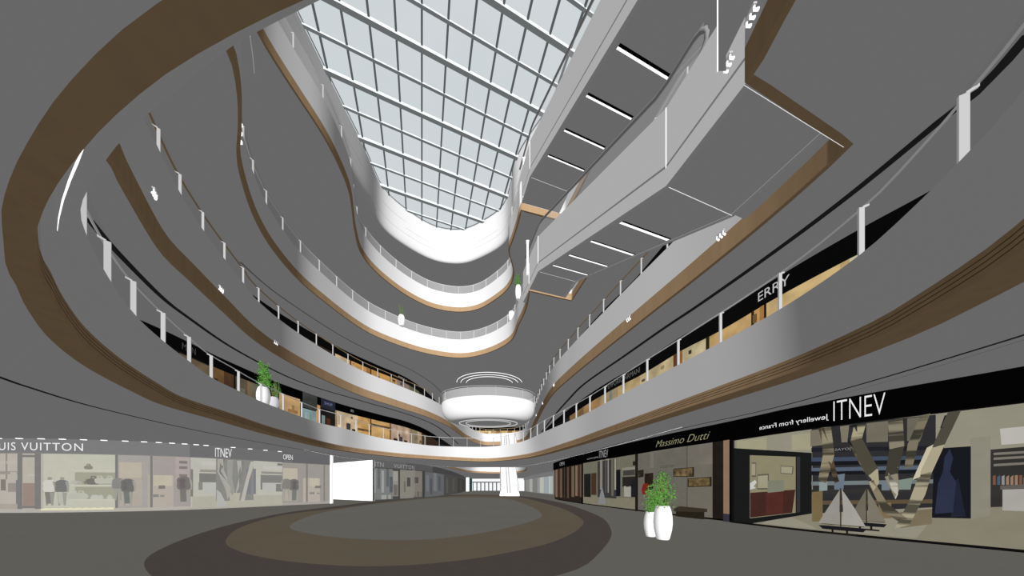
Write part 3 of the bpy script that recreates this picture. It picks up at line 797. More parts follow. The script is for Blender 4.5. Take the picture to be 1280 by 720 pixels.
sailboat(1085, 658, 46, 48, 'beige model sailboat behind the brighter one in the right window', (118, 112, 98), .16)

# clothing shop next
S2 = thing('shopfront', 'pale clothing shopfront with cursive cream sign behind the tall white planters', 'shop', WR.pos(WR.su(850)[0], 0))
WR.ru('sign_band', 917, 796, .82, 1, .1, BLACK, S2, th=.1)
WR.ru('back_wall', 917, 796.5, .02, .82, -.05, flat((104, 100, 90)), S2)
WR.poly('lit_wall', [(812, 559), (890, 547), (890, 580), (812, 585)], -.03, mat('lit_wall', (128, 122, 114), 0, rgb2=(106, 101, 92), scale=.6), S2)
WR.ru('back_panel', 858, 797, .02, .8, -.04, flat((98, 95, 86)), S2)
WR.ru('dark_column', 905, 891, .02, .82, .02, flat((30, 24, 20), 6), S2)
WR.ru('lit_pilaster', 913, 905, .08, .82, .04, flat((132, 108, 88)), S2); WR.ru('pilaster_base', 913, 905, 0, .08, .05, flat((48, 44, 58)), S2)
WR.ru('frame', 918, 913, 0, .82, .06, BLACK, S2); WR.ru('frame', 797.3, 795, 0, .82, .06, flat((30, 26, 22), 3), S2)
WR.poly('panel_joint', [(858, 556), (859, 556), (859, 646), (858, 646)], -.01, flat((82, 78, 70)), S2)
walltext(WR, 'Massimo Dutti', 822, 890, 3.44, 3.76, .12, LETG, S2, shear=.45, thin=.012)
walltext(WR, 'COLLECTION', 825, 842, zat(WR, 833, 584.5), zat(WR, 833, 581.5), .0, flat((58, 55, 50)), S2)
for q, c, lab in [([(842, 586), (867, 584), (867, 596), (842, 596)], (96, 80, 56), 'upper brown landscape picture on the pale shop wall'), ([(860, 598), (889, 596), (889, 608), (860, 609)], (92, 78, 52), 'lower brown landscape picture near the dark column'),
                  ([(798, 588), (804, 587), (804, 596), (798, 597)], (42, 38, 30), 'small square dark picture left of the planters'), ([(806, 592), (816, 591), (816, 612), (806, 613)], (36, 30, 24), 'upright dark portrait picture behind the planter foliage')]:
    o = WR.poly('framed_picture', q, .02, flat((40, 34, 26), 4), None, .05); tag(o, lab, 'picture')
    cu = sum(a for a, b in q) / 4; cv_ = sum(b for a, b in q) / 4
    WR.poly('canvas', [(cu + (a - cu) * .9, cv_ + (b - cv_) * .85) for a, b in q], .03, mat('picture_%d' % int(q[0][0]), tuple(int(x * .6) for x in c), 0, rgb2=tuple(int(x * 1.4) for x in c), scale=5, amt=.4), o)
o = WR.poly('handbag', [(803, 612), (805, 605), (810, 604), (812, 608), (809, 610), (807, 618), (804, 618)], .06, flat((120, 30, 26)), None, .06); tag(o, 'small red bag shape beside the dark portrait picture', 'bag')
b = thing('bench', 'dark low display bench by the wall in the clothing shop window', 'bench', WR.pos(WR.su(863)[0], 0.2, .1))
WR.poly('seat', [(846, 636), (852, 633), (884, 636), (884, 640), (846, 639)], .2, flat((52, 46, 36), 6), b, .2)
WR.poly('base', [(848, 639), (881, 640), (881, 651), (848, 645)], .17, flat((34, 30, 22), 6), b, .14)
# mirrored small jewellery front and striped front
S3 = thing('shopfront', 'small jewellery shopfront left of the pale clothing shop', 'shop', WR.pos(WR.su(760)[0], 0))
WR.ru('sign_band', 796, 728, .82, 1, .1, BLACK, S3, th=.1)
WR.ru('back_wall', 795, 728, .02, .82, -.05, flat((104, 102, 86)), S3)
WR.ru('floor_strip', 795, 728.5, .02, .18, -.03, flat((120, 114, 96)), S3)
for u0, u1, f0, f1, c in [(730, 738, .15, .6, (26, 26, 24)), (739, 745, .2, .6, (62, 46, 34)), (747, 770, .16, .8, (52, 52, 54)), (750, 753, .3, .82, (126, 122, 108)), (757, 761, .25, .82, (136, 132, 116)), (764, 767, .2, .8, (96, 92, 80)), (768, 770, .3, .8, (150, 146, 130)),
                          (770, 775, .2, .62, (18, 20, 26)), (778, 794, .35, .5, (34, 32, 30)), (779, 793, .52, .6, (60, 58, 54)), (780, 788, .2, .36, (150, 148, 136)), (789, 795, .2, .45, (26, 28, 32)), (791, 795, .66, .72, (30, 28, 26)), (778, 795, .6, .64, (130, 128, 116))]:
    WR.ru('display', u1, u0, f0, f1, .0, flat(c), S3)
WR.poly('sail_shape', [(753, 608), (748, 630), (758, 630)], .04, flat((124, 124, 126)), S3)
WR.ru('frame', 729.3, 727.7, 0, .82, .06, BLACK, S3)
walltext(WR, 'ITNEV', 751, 762, 3.4, 3.9, .12, LETD, S3); walltext(WR, 'Jewellery from France', 735.5, 750, 3.42, 3.58, .12, LETD, S3, mirror=True)
S4 = thing('shopfront', 'rounded dark shop corner with blurred brown vertical displays', 'shop', WR.pos(WR.su(710)[0], 0))
WR.rect('sign_band', WR.su(728)[0], WR.cum[-1], 3.28, 4.0, 0, .1, BLACK, S4)
WR.rect('back_wall', WR.su(728)[0], WR.cum[-1], 0.08, 3.28, -.06, -.05, flat((38, 30, 24), 4), S4)
rr = random.Random(5)
u = 727.0
cs = [(96, 76, 64), (58, 46, 36), (120, 96, 80), (44, 36, 28), (104, 88, 66), (34, 28, 24), (84, 66, 52), (28, 24, 20), (64, 54, 40), (24, 20, 18)]
k = 0
while u > 693.5:
    du = .8 + rr.random() * 2.2
    WR.ru('display', u, max(693.2, u - du), .06 + .1 * rr.random(), .8, -.02, flat(cs[k % 10]), S4); u -= du + .5; k += 1
walltext(WR, 'OPEN', 701, 707, 3.45, 3.8, .12, LETD, S4)

# far pale shops beyond the right corner
WF = Wall([(9.5, 40.5), (7.1, 43.5), (5.6, 52), (4.2, 66), (3.6, 80)], 1)
if WF.pos(3, 0, 1).x > WF.pos(3, 0, 0).x: WF.nside = -1
struct(WF.rect('wall_back_right', 0, WF.cum[-1], 0, 4.0, -.3, -.1, flat((112, 112, 110)), None))
S5 = thing('shopfront', 'pale distant shopfront to the right of the white escalator', 'shop', WF.pos(3, 0))
WF.rect('sign_band', 0, WF.cum[-1], 3.3, 4.0, 0, .08, flat((112, 112, 112)), S5)
u = 691; k = 0
cs = [(168, 172, 158), (176, 184, 186), (150, 158, 160), (176, 178, 170), (140, 142, 140), (120, 120, 118), (160, 160, 156), (134, 132, 128), (112, 110, 106), (126, 124, 120)]
while u > 656:
    du = 1.5 + rr.random() * 4; WF.ru('display', u, max(656, u - du), .03, .8, 0, flat(cs[k % 10]), S5); u -= du + .4; k += 1

# ---- left ground floor wall
wl = [(-38, 14.6), (-33, 14.1), (-27.7, 13.8), (-24, 14.1), (-20.8, 15.0), (-18.8, 16.5), (-17.0, 19.1), (-15.1, 21.4)]
WL = Wall(wl, 1)
if WL.pos(10, 0, 1).y > WL.pos(10, 0, 0).y: WL.nside = -1
HZ = 0
struct(WL.rect('wall_left', 0, WL.cum[-1], 0, 4.0, -.4, -.12, flat((120, 120, 118)), None))
SIGNG = mat('hazed_sign_band', (92, 92, 92), 0.12)
def bay(S, u0, u1, c, f0=.0, f1=.84, off=-.06): return WL.ru('backdrop', u0, u1, f0, f1, off, flat(c), S)  # sunlit glass haze is mixed into the backdrop colours
S6 = thing('shopfront', 'luggage boutique with white capital lettering on grey sign, far left', 'shop', WL.pos(WL.su(80)[0], 0))
S7 = thing('shopfront', 'hazy jewellery shopfront with mirrored ribbons on the left', 'shop', WL.pos(WL.su(290)[0], 0))
S8 = thing('shopfront', 'small hazy clothing shopfront at the right end of the left wall', 'shop', WL.pos(WL.su(380)[0], 0))
a241, a353 = WL.su(238)[0], WL.su(353)[0]
SG = flat((122, 122, 122), 3); SG2 = flat((108, 108, 109), 3); SG3 = flat((100, 100, 102), 3)
WL.rect('sign_band', 0, a241, 3.2, 4.0, 0, .08, SG, S6); WL.rect('sign_band', a241, a353, 3.2, 4.0, 0, .08, SG2, S7); WL.rect('sign_band', a353, WL.cum[-1], 3.2, 4.0, 0, .08, SG3, S8)
bay(S6, -60, 52, (188, 180, 170)); bay(S6, 52, 146.5, (198, 198, 180)); bay(S6, 146.5, 191, (166, 161, 156)); bay(S6, 191, 238, (162, 154, 150))
bay(S7, 238, 353, (190, 189, 176)); bay(S8, 353, 412, (152, 146, 140))
FR = flat((112, 112, 110), 3)
for u0, u1, S in [(23.5, 26, S6), (26.5, 28.5, S6), (45, 51.5, S6), (145, 148, S6), (188.5, 191, S6), (382.5, 384.5, S8), (404.5, 406, S8)]:
    WL.ru('mullion', u0, u1, 0, .82, .04, FR, S)
WL.ru('transom', 28, 46, .75, .78, .03, FR, S6); WL.ru('transom', 28, 46, .06, .09, .03, FR, S6)
WL.ru('sill', -60, 238, 0, .05, .05, flat((182, 178, 168)), S6); WL.ru('sill', 238, 353, 0, .03, .05, flat((176, 172, 158)), S7); WL.ru('sill', 353, 412, 0, .05, .05, flat((164, 158, 152)), S8)
WL.ru('door', 28.5, 45, .09, .75, -.02, flat((186, 182, 168)), S6); WL.ru('door_counter', 28.5, 45, .09, .4, 0, flat((150, 128, 116)), S6)
WL.ru('shelf', 36, 45, .5, .52, .02, flat((196, 192, 180)), S6)
for u0, u1, f0, f1, c in [(-60, 23, .66, .7, (190, 184, 172)), (-60, 23, .52, .56, (150, 144, 134)), (6, 7, .45, .82, (140, 134, 126)), (9, 22, .28, .4, (150, 142, 134)), (0, 5, .3, .45, (120, 112, 106)), (19, 23, .12, .44, (112, 116, 118)), (12, 20, .44, .55, (184, 180, 168)), (-60, 22, .03, .12, (172, 162, 148))]:
    WL.ru('shelf_unit', u0, u1, f0, f1, -.02, flat(c), S6)
# big pale window: shelves and light row
for f in (.57, .365, .165): WL.ru('shelf', 93, 145, f, f + .012, .12, flat((206, 206, 188)), S6, th=.2)
for f in (.2, .4): WL.ru('shelf_back', 93, 145, f - .02, f + .15, -.02, flat((160, 160, 140)), S6)
for k in range(9):
    a = WL.su(62 + k * 9.8)[0]; m = MB(); p = WL.pos(a, .17, .12); m.lathe(p, [(0, -.04), (.13, -.04), (.15, .02), (.08, .07), (0, .08)], 10)
    tag(m.build('footlight', mat('warm_lamp', (240, 238, 200), 0)), 'small glowing footlight along the sill of the pale left window', 'light', 'footlights under the pale left window')
prod = [(97, .60, .09, (198, 198, 184)), (105, .60, .09, (198, 198, 184)), (115, .615, .1, (134, 130, 116)), (121, .42, .16, (104, 102, 94)), (129, .43, .15, (192, 192, 176)), (141, .43, .15, (190, 190, 176)), (114, .41, .09, (122, 118, 106)), (97, .22, .16, (190, 190, 176)), (106, .22, .16, (190, 190, 176)),
        (121, .2, .07, (196, 196, 186)), (125, .2, .07, (196, 196, 186)), (130, .2, .07, (196, 196, 186)), (141, .2, .07, (196, 196, 186)), (96, .4, .07, (190, 188, 176)), (100, .4, .06, (186, 184, 172)), (104, .4, .06, (176, 172, 160))]
posw = ['top shelf', 'middle shelf', 'bottom shelf']
for u, f, r, c in prod:
    p = WL.pos(WL.su(u)[0], f * 4, .14); r *= 1.9; m = MB()
    sh = 0 if f > .55 else (1 if f > .3 else 2)
    m.lathe(p, [(0, -r * .55), (r * .7, -r * .5), (r, -.1 * r), (r * .85, r * .35), (r * .4, r * .6), (0, r * .65)], 12, 1, .6)
    m.tube([p + Vector((-r * .5, 0, r * .4)), p + Vector((-r * .3, 0, r * .95)), p + Vector((r * .3, 0, r * .95)), p + Vector((r * .5, 0, r * .4))], .03, 5)
    tag(m.build('handbag', flat(c)), ('dark' if c[0] < 150 else 'cream') + ' round handbag on the %s of the pale left window' % posw[sh], 'handbag', ('dark' if c[0] < 150 else 'cream') + ' handbags on the ' + posw[sh])
walltext(WL, 'LOUIS VUITTON', -16, 107, 3.36, 3.78, .1, LET, S6, space=1.15)
# clothes niches
for S, u0, u1, un0, un1 in ((S6, 148, 176, 191, 216), (S8, 353, 372, 386, 400)):
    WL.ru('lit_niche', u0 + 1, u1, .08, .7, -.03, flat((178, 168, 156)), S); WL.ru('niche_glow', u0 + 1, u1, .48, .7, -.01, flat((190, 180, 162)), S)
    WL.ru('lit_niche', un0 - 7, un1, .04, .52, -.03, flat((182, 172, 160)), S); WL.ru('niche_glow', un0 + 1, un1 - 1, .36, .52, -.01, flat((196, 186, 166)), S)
    for (ua, ub, f0, f1, c) in ((un0 + 8, un0 + 15, .32, .37, (110, 108, 104)), (un0 + 1, un0 + 7, .2, .24, (128, 126, 122)), (un0 + 10, un0 + 14, .2, .23, (140, 134, 128))):
        WL.ru('folded_item', ua, ub, f0, f1, .05, flat(c), S, th=.08)
WL.ru('pink_wall', 219, 236, .3, .8, -.03, flat((176, 162, 158)), S6)
for f in (.62, .7, .5, .42): WL.ru('hanging_frame', 224, 234, f, f + .04, .0, flat((120, 112, 110)), S6)
# hazy jewellery
for (u0, u1, f0, f1, c) in [(238, 241, .2, .62, (118, 114, 108)), (249, 270, .42, .56, (112, 112, 108)), (250, 270, .58, .62, (146, 142, 134)), (252, 270, .68, .76, (196, 194, 186)), (248, 253, .3, .42, (128, 126, 122)), (254, 270, .24, .42, (188, 188, 182)),
                            (270, 317, .12, .8, (128, 128, 126)), (308, 320, .22, .66, (110, 114, 126)), (326, 353, .42, .56, (118, 118, 116)), (329, 353, .66, .72, (196, 194, 186)), (326, 328, .3, .44, (110, 110, 110)), (329, 345, .28, .42, (188, 188, 182)), (345, 353, .26, .4, (118, 116, 114)), (347, 353, .74, .78, (104, 104, 104)), (327, 353, .58, .62, (140, 138, 132))]:
    WL.ru('display', u0, u1, f0, f1, -.02, flat(c), S7)
WL.ru('floor_strip', 240, 353, .03, .2, -.03, flat((178, 176, 158)), S7)
RL = thing('ribbon_sculpture', 'hazy metal ribbon sculpture in the left jewellery window', 'sculpture', WL.pos(WL.su(293)[0], 0, .1))
for c, segs in [((168, 166, 156), [((272, 574), (279, 574)), ((272, 590), (280, 588)), ((282, 612), (288, 606)), ((284, 624), (288, 618))]), ((106, 106, 104), [((276, 574), (281, 574)), ((274, 590), (278, 588)), ((282, 604), (287, 606))]),
                ((150, 150, 144), [((284, 575), (291, 575)), ((284, 600), (290, 598)), ((290, 620), (293, 614))]), ((174, 174, 168), [((296, 576), (301, 576)), ((298, 598), (302, 596)), ((294, 618), (297, 612))]),
                ((120, 120, 118), [((301, 576), (305, 576)), ((298, 592), (303, 594)), ((296, 604), (299, 606))]), ((186, 184, 174), [((313, 577), (318, 577)), ((306, 602), (311, 600)), ((300, 628), (305, 626))]),
                ((182, 178, 160), [((286, 616), (300, 616)), ((288, 632), (298, 630))]), ((180, 180, 176), [((271, 612), (276, 616)), ((271, 634), (284, 632))])]:
    V = []; F = []
    for k, (a, b) in enumerate(segs):
        for (u, v), oo in ((a, .03 + .08 * (k % 2)), (b, .1 - .05 * (k % 2))):
            q = WL.px(u, v); V.append(WL.pos(q[0], q[1], oo + .02))
        if k: F.append((2 * k - 2, 2 * k - 1, 2 * k + 1, 2 * k))
    o = link('ribbon', V, F, flat(c), RL); md = o.modifiers.new('s', 'SOLIDIFY'); md.thickness = .02
walltext(WL, 'ITNEV', 269, 289.5, 3.3, 3.88, .1, LET, S7); walltext(WL, 'OPEN', 353.5, 365.5, 3.42, 3.8, .1, LET, S8)
walltext(WL, 'collection', 354, 365, 3.28, 3.36, .1, LETD, S8)
for S, a, b in ((S6, -60, 238), (S7, 238, 353), (S8, 353, 412)):
    WL.rect('glass_pane', WL.su(a)[0], WL.su(b)[0], .02, 3.2, .42, .43, mat('hazy_pane', (150, 148, 142), 0, alpha=.13), S)
# dressed figures (shop dummies)
def dummy(W, u, vb, vt, lab, top, bottom, off=.26, skinc=(156, 156, 146), nohead=False):
    a, z0 = W.px(u, vb); H = W.px(u, vt)[1] - z0; base = W.pos(a, z0, off)
    T = thing('shop_mannequin', lab, 'mannequin', base)
    t = (W.pos(a + .2, 0) - W.pos(a - .2, 0)).normalized()
    if u < 640 and W.px(u + 3, vb)[0] < a: t = -t
    s = H / 7.6
    me = bpy.data.meshes.new('body'); bm = bmesh.new()
    J = {'pel': (0, 3.85, .62), 'wst': (0, 4.6, .5), 'chest': (0, 5.6, .66), 'neck': (0, 6.35, .24), 'hd': (0, 6.8, .36), 'top': (0, 7.25, .34),
         'hl': (-.45, 3.7, .45), 'kl': (-.5, 2.0, .27), 'al': (-.55, .35, .17), 'fl': (-.62, .12, .2), 'hr': (.45, 3.7, .45), 'kr': (.48, 2.0, .27), 'ar': (.5, .35, .17), 'fr': (.6, .12, .2),
         'sl': (-.9, 6.0, .3), 'el': (-1.15, 4.9, .2), 'wl': (-1.2, 3.8, .14), 'ml': (-1.18, 3.4, .17), 'sr': (.9, 6.0, .3), 'er': (1.15, 4.9, .2), 'wr': (1.15, 3.8, .14), 'mr': (1.12, 3.4, .17)}
    if nohead: J['hd'] = (0, 6.45, .2); J['top'] = (0, 6.55, .15)
    Ed = [('pel', 'wst'), ('wst', 'chest'), ('chest', 'neck'), ('neck', 'hd'), ('hd', 'top'), ('pel', 'hl'), ('hl', 'kl'), ('kl', 'al'), ('al', 'fl'), ('pel', 'hr'), ('hr', 'kr'), ('kr', 'ar'), ('ar', 'fr'), ('chest', 'sl'), ('sl', 'el'), ('el', 'wl'), ('wl', 'ml'), ('chest', 'sr'), ('sr', 'er'), ('er', 'wr'), ('wr', 'mr')]
    keys = list(J); vs = {k: bm.verts.new(base + t * J[k][0] * s + Vector((0, 0, J[k][1] * s))) for k in keys}
    for a_, b_ in Ed: bm.edges.new((vs[a_], vs[b_]))
    bm.to_mesh(me); bm.free(); me.materials.append(flat(skinc))
    o = bpy.data.objects.new('body', me); COL.objects.link(o); o.parent = T; o.location = -Vector(base)
    md = o.modifiers.new('skin', 'SKIN')
    for i, k in enumerate(keys):
        sv = me.skin_vertices[0].data[i]; sv.radius = (J[k][2] * s, J[k][2] * s * .8); sv.use_root = (k == 'pel')
    md2 = o.modifiers.new('sub', 'SUBSURF'); md2.levels = 1; md2.render_levels = 1
    def garment(nm, prof, c):
        m = MB(); nseg = 14; V = []; F = []
        for w, z in prof:
            for j in range(nseg):
                an = 2 * math.pi * j / nseg; V.append(base + t * (w * .82 * s * math.cos(an)) + Vector((t.y, -t.x, 0)) * (w * .55 * s * math.sin(an)) + Vector((0, 0, z * s)))
        for i in range(len(prof) - 1):
            for j in range(nseg): F.append((i * nseg + j, i * nseg + (j + 1) % nseg, (i + 1) * nseg + (j + 1) % nseg, (i + 1) * nseg + j))
        link(nm, V, F, flat(c), T, True)
    if top: garment('jacket', [(1.12, 3.5), (1.3, 4.2), (1.22, 5.0), (1.3, 5.7), (1.05, 6.2), (.35, 6.5)], top)
    if bottom: garment('trousers', [(.62, .6), (.72, 2.0), (.92, 3.6), (.85, 4.1)], bottom)
dummy(WL, 72, 632, 594.5, 'white mannequin in pale top and dark stockings, left of pair', (214, 212, 202), (118, 118, 112), skinc=(150, 150, 140))
m_ = WL.px(72, 620)
dummy(WL, 87, 632, 594.5, 'mannequin in dark jacket and white trousers, right of pair', (104, 106, 106), (188, 188, 174))
dummy(WL, 154.5, 626, 593, 'grey dress form left of the pair in the narrow lit niche', (130, 128, 126), None, nohead=True)
dummy(WL, 166.5, 632, 593, 'dark suited dress form on the right in the narrow lit niche', (96, 94, 94), (100, 108, 104), nohead=True)
dummy(WL, 232, 630, 590, 'tall dark dressed form beside the pink framed wall', (104, 98, 98), (108, 104, 104), nohead=True)
dummy(WL, 357, 626, 594, 'hazy grey dress form in the last left shop, left one', (124, 120, 116), None, nohead=True)
dummy(WL, 366.5, 628, 594, 'hazy dark suited form in the last left shop, right one', (98, 96, 94), (104, 108, 104), nohead=True)
for u in [4, 30, 57, 83, 109, 134, 160, 183, 201, 217, 232, 246, 258, 291, 312, 331, 349]:
    a = WL.su(u)[0]; m = MB(); m.box(WL.pos(a, 3.98, .14), (.1, .02, 0), (0, .04, 0), (0, 0, .02)); tag(m.build('sign_light', LAMP), 'tiny white light on top edge of the left grey sign band', 'light', 'sign lights on the left wall')
m = MB(); p = WL.pos(WL.cum[-1], 2, .05); m.box(p, (.07, 0, 0), (0, .1, 0), (0, 0, 2.0)); m = m.build('trim_10', WHITE); struct(m)

# ---- white blank box wall between the left shops
a = Vector((-20.6, 28.9)); b = Vector((-13.4, 24.9)); 
bw = link('wall_white', [(a.x, a.y, 0), (b.x, b.y, 0), (b.x, b.y, 4), (a.x, a.y, 4), (a.x - 1, a.y + 3, 0), (b.x + 1.4, b.y + 5, 0), (b.x + 1.4, b.y + 5, 4), (a.x - 1, a.y + 3, 4)], [(0, 1, 2, 3), (1, 5, 6, 2), (4, 0, 3, 7)], WHITE); struct(bw)
# ---- second left wall
wm = [(-13.35, 24.8), (-12.3, 26.6), (-11.2, 28.9), (-10.3, 33), (-10.2, 39.5), (-10.8, 50), (-12.2, 64), (-13.6, 76)]
WM = Wall(wm, 1)
if WM.pos(10, 0, 1).x < WM.pos(10, 0, 0).x: WM.nside = -1
struct(WM.rect('wall_middle', 0, WM.cum[-1], 0, 4.0, -.3, -.1, flat((70, 70, 68)), None))
S9 = thing('shopfront', 'grey blurred shopfront right of the blank white wall', 'shop', WM.pos(4, 0))
def g(x): return tuple(x)
WM.ru('sign_band', 467.2, 507, .82, 1, .08, flat((94, 94, 95), 3), S9); WM.ru('sign_band', 507, 540, .82, 1, .08, flat((84, 84, 84), 3), S9)
for u0, u1, f0, f1, c in [(467.5, 491, .03, .8, (116, 118, 118)), (468, 470, .2, .76, (140, 142, 142)), (472, 475, .3, .8, (96, 98, 98)), (477, 480, .2, .75, (150, 152, 150)), (483, 486, .35, .8, (90, 94, 94)), (487, 491, .2, .6, (84, 90, 96)), (468, 489, .03, .14, (150, 150, 142)),
                          (491, 498, .1, .76, (136, 134, 126)), (492, 497, .5, .74, (150, 148, 140)), (492, 497, .12, .4, (108, 100, 94)), (498, 500, 0, .82, (62, 62, 60)), (500, 517, .03, .8, (128, 126, 116)), (509, 513, .35, .6, (72, 72, 70)), (505, 507, .2, .5, (104, 102, 96)), (516, 519, .1, .82, (124, 122, 114)),
                          (517, 528, .05, .8, (118, 112, 104)), (518, 523, .45, .62, (76, 74, 72)), (519, 527, .06, .2, (92, 86, 80)), (528, 531, 0, .82, (60, 60, 58)), (531, 555, .03, .8, (92, 94, 96)), (533, 536, .2, .7, (104, 110, 116)), (538, 540, .1, .6, (74, 76, 80)), (542, 546, .2, .8, (108, 112, 114)), (548, 551, .2, .7, (80, 82, 86)),
                          (555, 572, .03, .8, (70, 69, 66)), (558, 560, .1, .7, (84, 82, 76)), (566, 568, .1, .7, (80, 78, 72)), (572, 585, .03, .8, (60, 58, 54)), (575, 577, .1, .7, (68, 66, 60))]:
    WM.ru('display', u0, u1, f0, f1, -.02 + (.02 if u1 - u0 < 6 else 0), flat(c), S9)
WM.ru('sign_band', 540, 584, .82, 1, .08, flat((66, 66, 66), 3), S9)
walltext(WM, 'ITN', 468, 479, 3.35, 3.8, .1, LETD, S9); walltext(WM, 'VUITTON', 491.5, 517, 3.35, 3.75, .1, LETD, S9, space=1.1)
m = MB(); m.box((-12.9, 74.5, 2), (.4, 0, 0), (0, .3, 0), (0, 0, 2)); struct(m.build('trim_11', WHITE))

# ---- far entrance
yE = 78.0
struct(link('wall_back', [(-45, yE + .6, 0), (45, yE + .6, 0), (45, yE + .6, 4), (-45, yE + .6, 4)], [(0, 1, 2, 3)], flat((72, 76, 76))))
o = link('window_1', [(-12.2, yE + .3, 0), (5, yE + .3, 0), (5, yE + .3, 3.9), (-12.2, yE + .3, 3.9)], [(0, 1, 2, 3)], mat('daylight_pane', (250, 252, 252), 0)); struct(o)
m = MB(); m.box((-8, yE + .1, 2.75), (4.4, 0, 0), (0, .1, 0), (0, 0, .12)); m.box((-8, yE + .1, 3.85), (4.4, 0, 0), (0, .1, 0), (0, 0, .1)); m.build('window_frame', flat((96, 98, 98)), o)
m = MB(); m.box((-12.6, yE - .5, 1.9), (.5, 0, 0), (0, .3, 0), (0, 0, 1.9)); tag(m.build('door_jamb', flat((40, 66, 66))), 'dark green jamb left of the far entrance doors', 'doorway')
for k in range(7):
    x = -11.3 + k * 1.2
    d = bpy.data.objects.new('door_%d' % (k + 1), None); COL.objects.link(d); d.location = (x, yE, 0); struct(d)
    m = MB()
    for dx in (-.55, .55): m.box((x + dx, yE, 1.35), (.11, 0, 0), (0, .06, 0), (0, 0, 1.35))
    m.box((x, yE, 2.62), (.6, 0, 0), (0, .06, 0), (0, 0, .08)); m.box((x, yE, .06), (.6, 0, 0), (0, .06, 0), (0, 0, .06)); m.build('door_frame', flat((84, 86, 88)), d)
    link('door_glass', [(x - .44, yE, .1), (x + .44, yE, .1), (x + .44, yE, 2.6), (x - .44, yE, 2.6)], [(0, 1, 2, 3)], mat('door_glass', (240, 242, 244), 0, alpha=.3), d)

# ---- upper shop walls
prng = random.Random(21)
def upper(W, z0, z1, spec, label, band=.7, bandm=BLACK, u_from=None, u_to=None, side='left'):
    struct(W.rect('wall_' + side, 0, W.cum[-1], z0, z1, -.3, -.1, flat((24, 22, 20), 3), None))
    S = thing('shopfront', label, 'shop', W.pos(W.cum[-1] * .5, z0))
    W.rect('sign_band', 0, W.cum[-1], z1 - band, z1 - .004, 0, .12, bandm, S)
    H = z1 - band - z0
    for u0, u1, f0, f1, c, off in spec:
        W.rect('display', W.su(u0)[0], W.su(u1)[0], z0 + f0 * H, z0 + f1 * H, off - .02, off, mat('shop_display_%d_%d_%d' % tuple(c), tuple(int(q * .86) for q in c), 0, rgb2=tuple(min(255, int(q * 1.1)) for q in c), scale=1.1, amt=.35), S)
        if off == 0 and sum(c) > 300 and f0 == 0:
            a0 = min(W.su(u0)[0], W.su(u1)[0]); a1 = max(W.su(u0)[0], W.su(u1)[0]); cnt = min(9, max(1, int((a1 - a0) * 1.1)))
            for _ in range(cnt):
                w_ = .12 + .3 * prng.random(); aa = a0 + .1 + prng.random() * max(.01, a1 - a0 - w_ - .2); zz = z0 + (.3 + .6 * prng.random()) * H; k_ = prng.choice([.3, .45, .6, .75, 1.2])
                W.rect('product', aa, min(a1, aa + w_), zz, zz + .1 + .3 * prng.random(), off, off + .05, flat(tuple(min(250, int(q * k_)) for q in c), 4), S)
    return S
T_ = (170, 138, 92); T2_ = (188, 160, 118); Bn = (92, 62, 36); Dk = (20, 18, 16); Gy = (120, 116, 104)
wul = [(-19.2, 7), (-18.2, 10.3), (-17.9, 13), (-18.2, 16), (-18.1, 19.5), (-17.3, 23), (-16.4, 25.5), (-14.8, 28.5), (-13.1, 31.5), (-12.2, 36), (-12.0, 44), (-12, 58)]
W2L = Wall(wul, 1)
if W2L.pos(20, 0, 1).x < W2L.pos(20, 0, 0).x: W2L.nside = -1
sp = [(225, 262, 0, .98, (98, 84, 64), 0), (246, 256, 0, .8, (78, 58, 42), .02), (262, 280, 0, 1, (104, 78, 48), 0), (268, 272, .1, .8, (60, 42, 28), .02), (280, 293, 0, 1, (72, 50, 34), 0), (292, 294, 0, 1, Dk, .03), (294, 309, 0, 1, (88, 78, 62), 0), (300, 306, .2, .8, (110, 104, 90), .02), (309, 311, 0, 1, (120, 92, 60), .03),
      (311, 322, 0, 1, (100, 92, 76), 0), (322, 349, 0, 1, (34, 28, 24), 0), (349, 375, 0, 1, (186, 150, 104), 0), (349, 354, .1, .5, (60, 34, 22), .02), (362, 370, .1, .35, (86, 44, 28), .02), (360, 372, .6, .68, (150, 112, 70), .02), (375, 377, 0, 1.15, Dk, .04), (377, 395, 0, .8, (128, 150, 150), 0), (381, 387, 0, .7, (148, 168, 166), .02),
      (377, 395, .82, 1.3, (60, 62, 60), .13), (395, 400, 0, 1, (190, 146, 92), .02), (400, 419, 0, 1, (26, 22, 20), 0), (402, 406, 0, .75, (120, 136, 136), .02), (408, 413, .1, .7, (70, 42, 26), .02), (400, 418, .95, 1.25, (40, 44, 56), .13), (419, 421, 0, 1, (150, 130, 100), .02),
      (421, 447, 0, 1, (196, 174, 140), 0), (428, 432, 0, .5, (34, 28, 30), .02), (433, 438, 0, .7, (60, 54, 58), .02), (440, 445, 0, .55, (28, 22, 22), .02), (447, 463, 0, 1, (190, 150, 90), 0), (447, 463, .55, .62, Bn, .02), (448, 456, .2, .26, (110, 70, 36), .02), (463, 464, 0, 1, Dk, .03),
      (464, 487, 0, 1, (196, 158, 100), 0), (464, 487, .78, .86, Bn, .02), (470, 481, .35, .42, (90, 60, 34), .02), (476, 484, .1, .16, (110, 74, 40), .02), (487, 489, 0, 1, (120, 96, 70), .03), (489, 512, 0, 1, (176, 150, 128), 0), (492, 497, 0, .5, (50, 32, 30), .02), (499, 503, 0, .6, (64, 56, 60), .02), (505, 509, 0, .5, (44, 30, 28), .02),
      (512, 514, 0, 1, (140, 120, 96), .02), (514, 522, 0, 1, (134, 122, 96), 0), (522, 527, 0, 1, (160, 140, 110), 0), (527, 534, 0, 1, (70, 58, 44), 0), (534, 548, 0, 1, (48, 34, 24), 0)]
Sa = upper(W2L, FT2 - .06, D3, sp, 'warm first-floor shopfronts seen behind the left lowest railing', side='left_upper', bandm=BLACK)
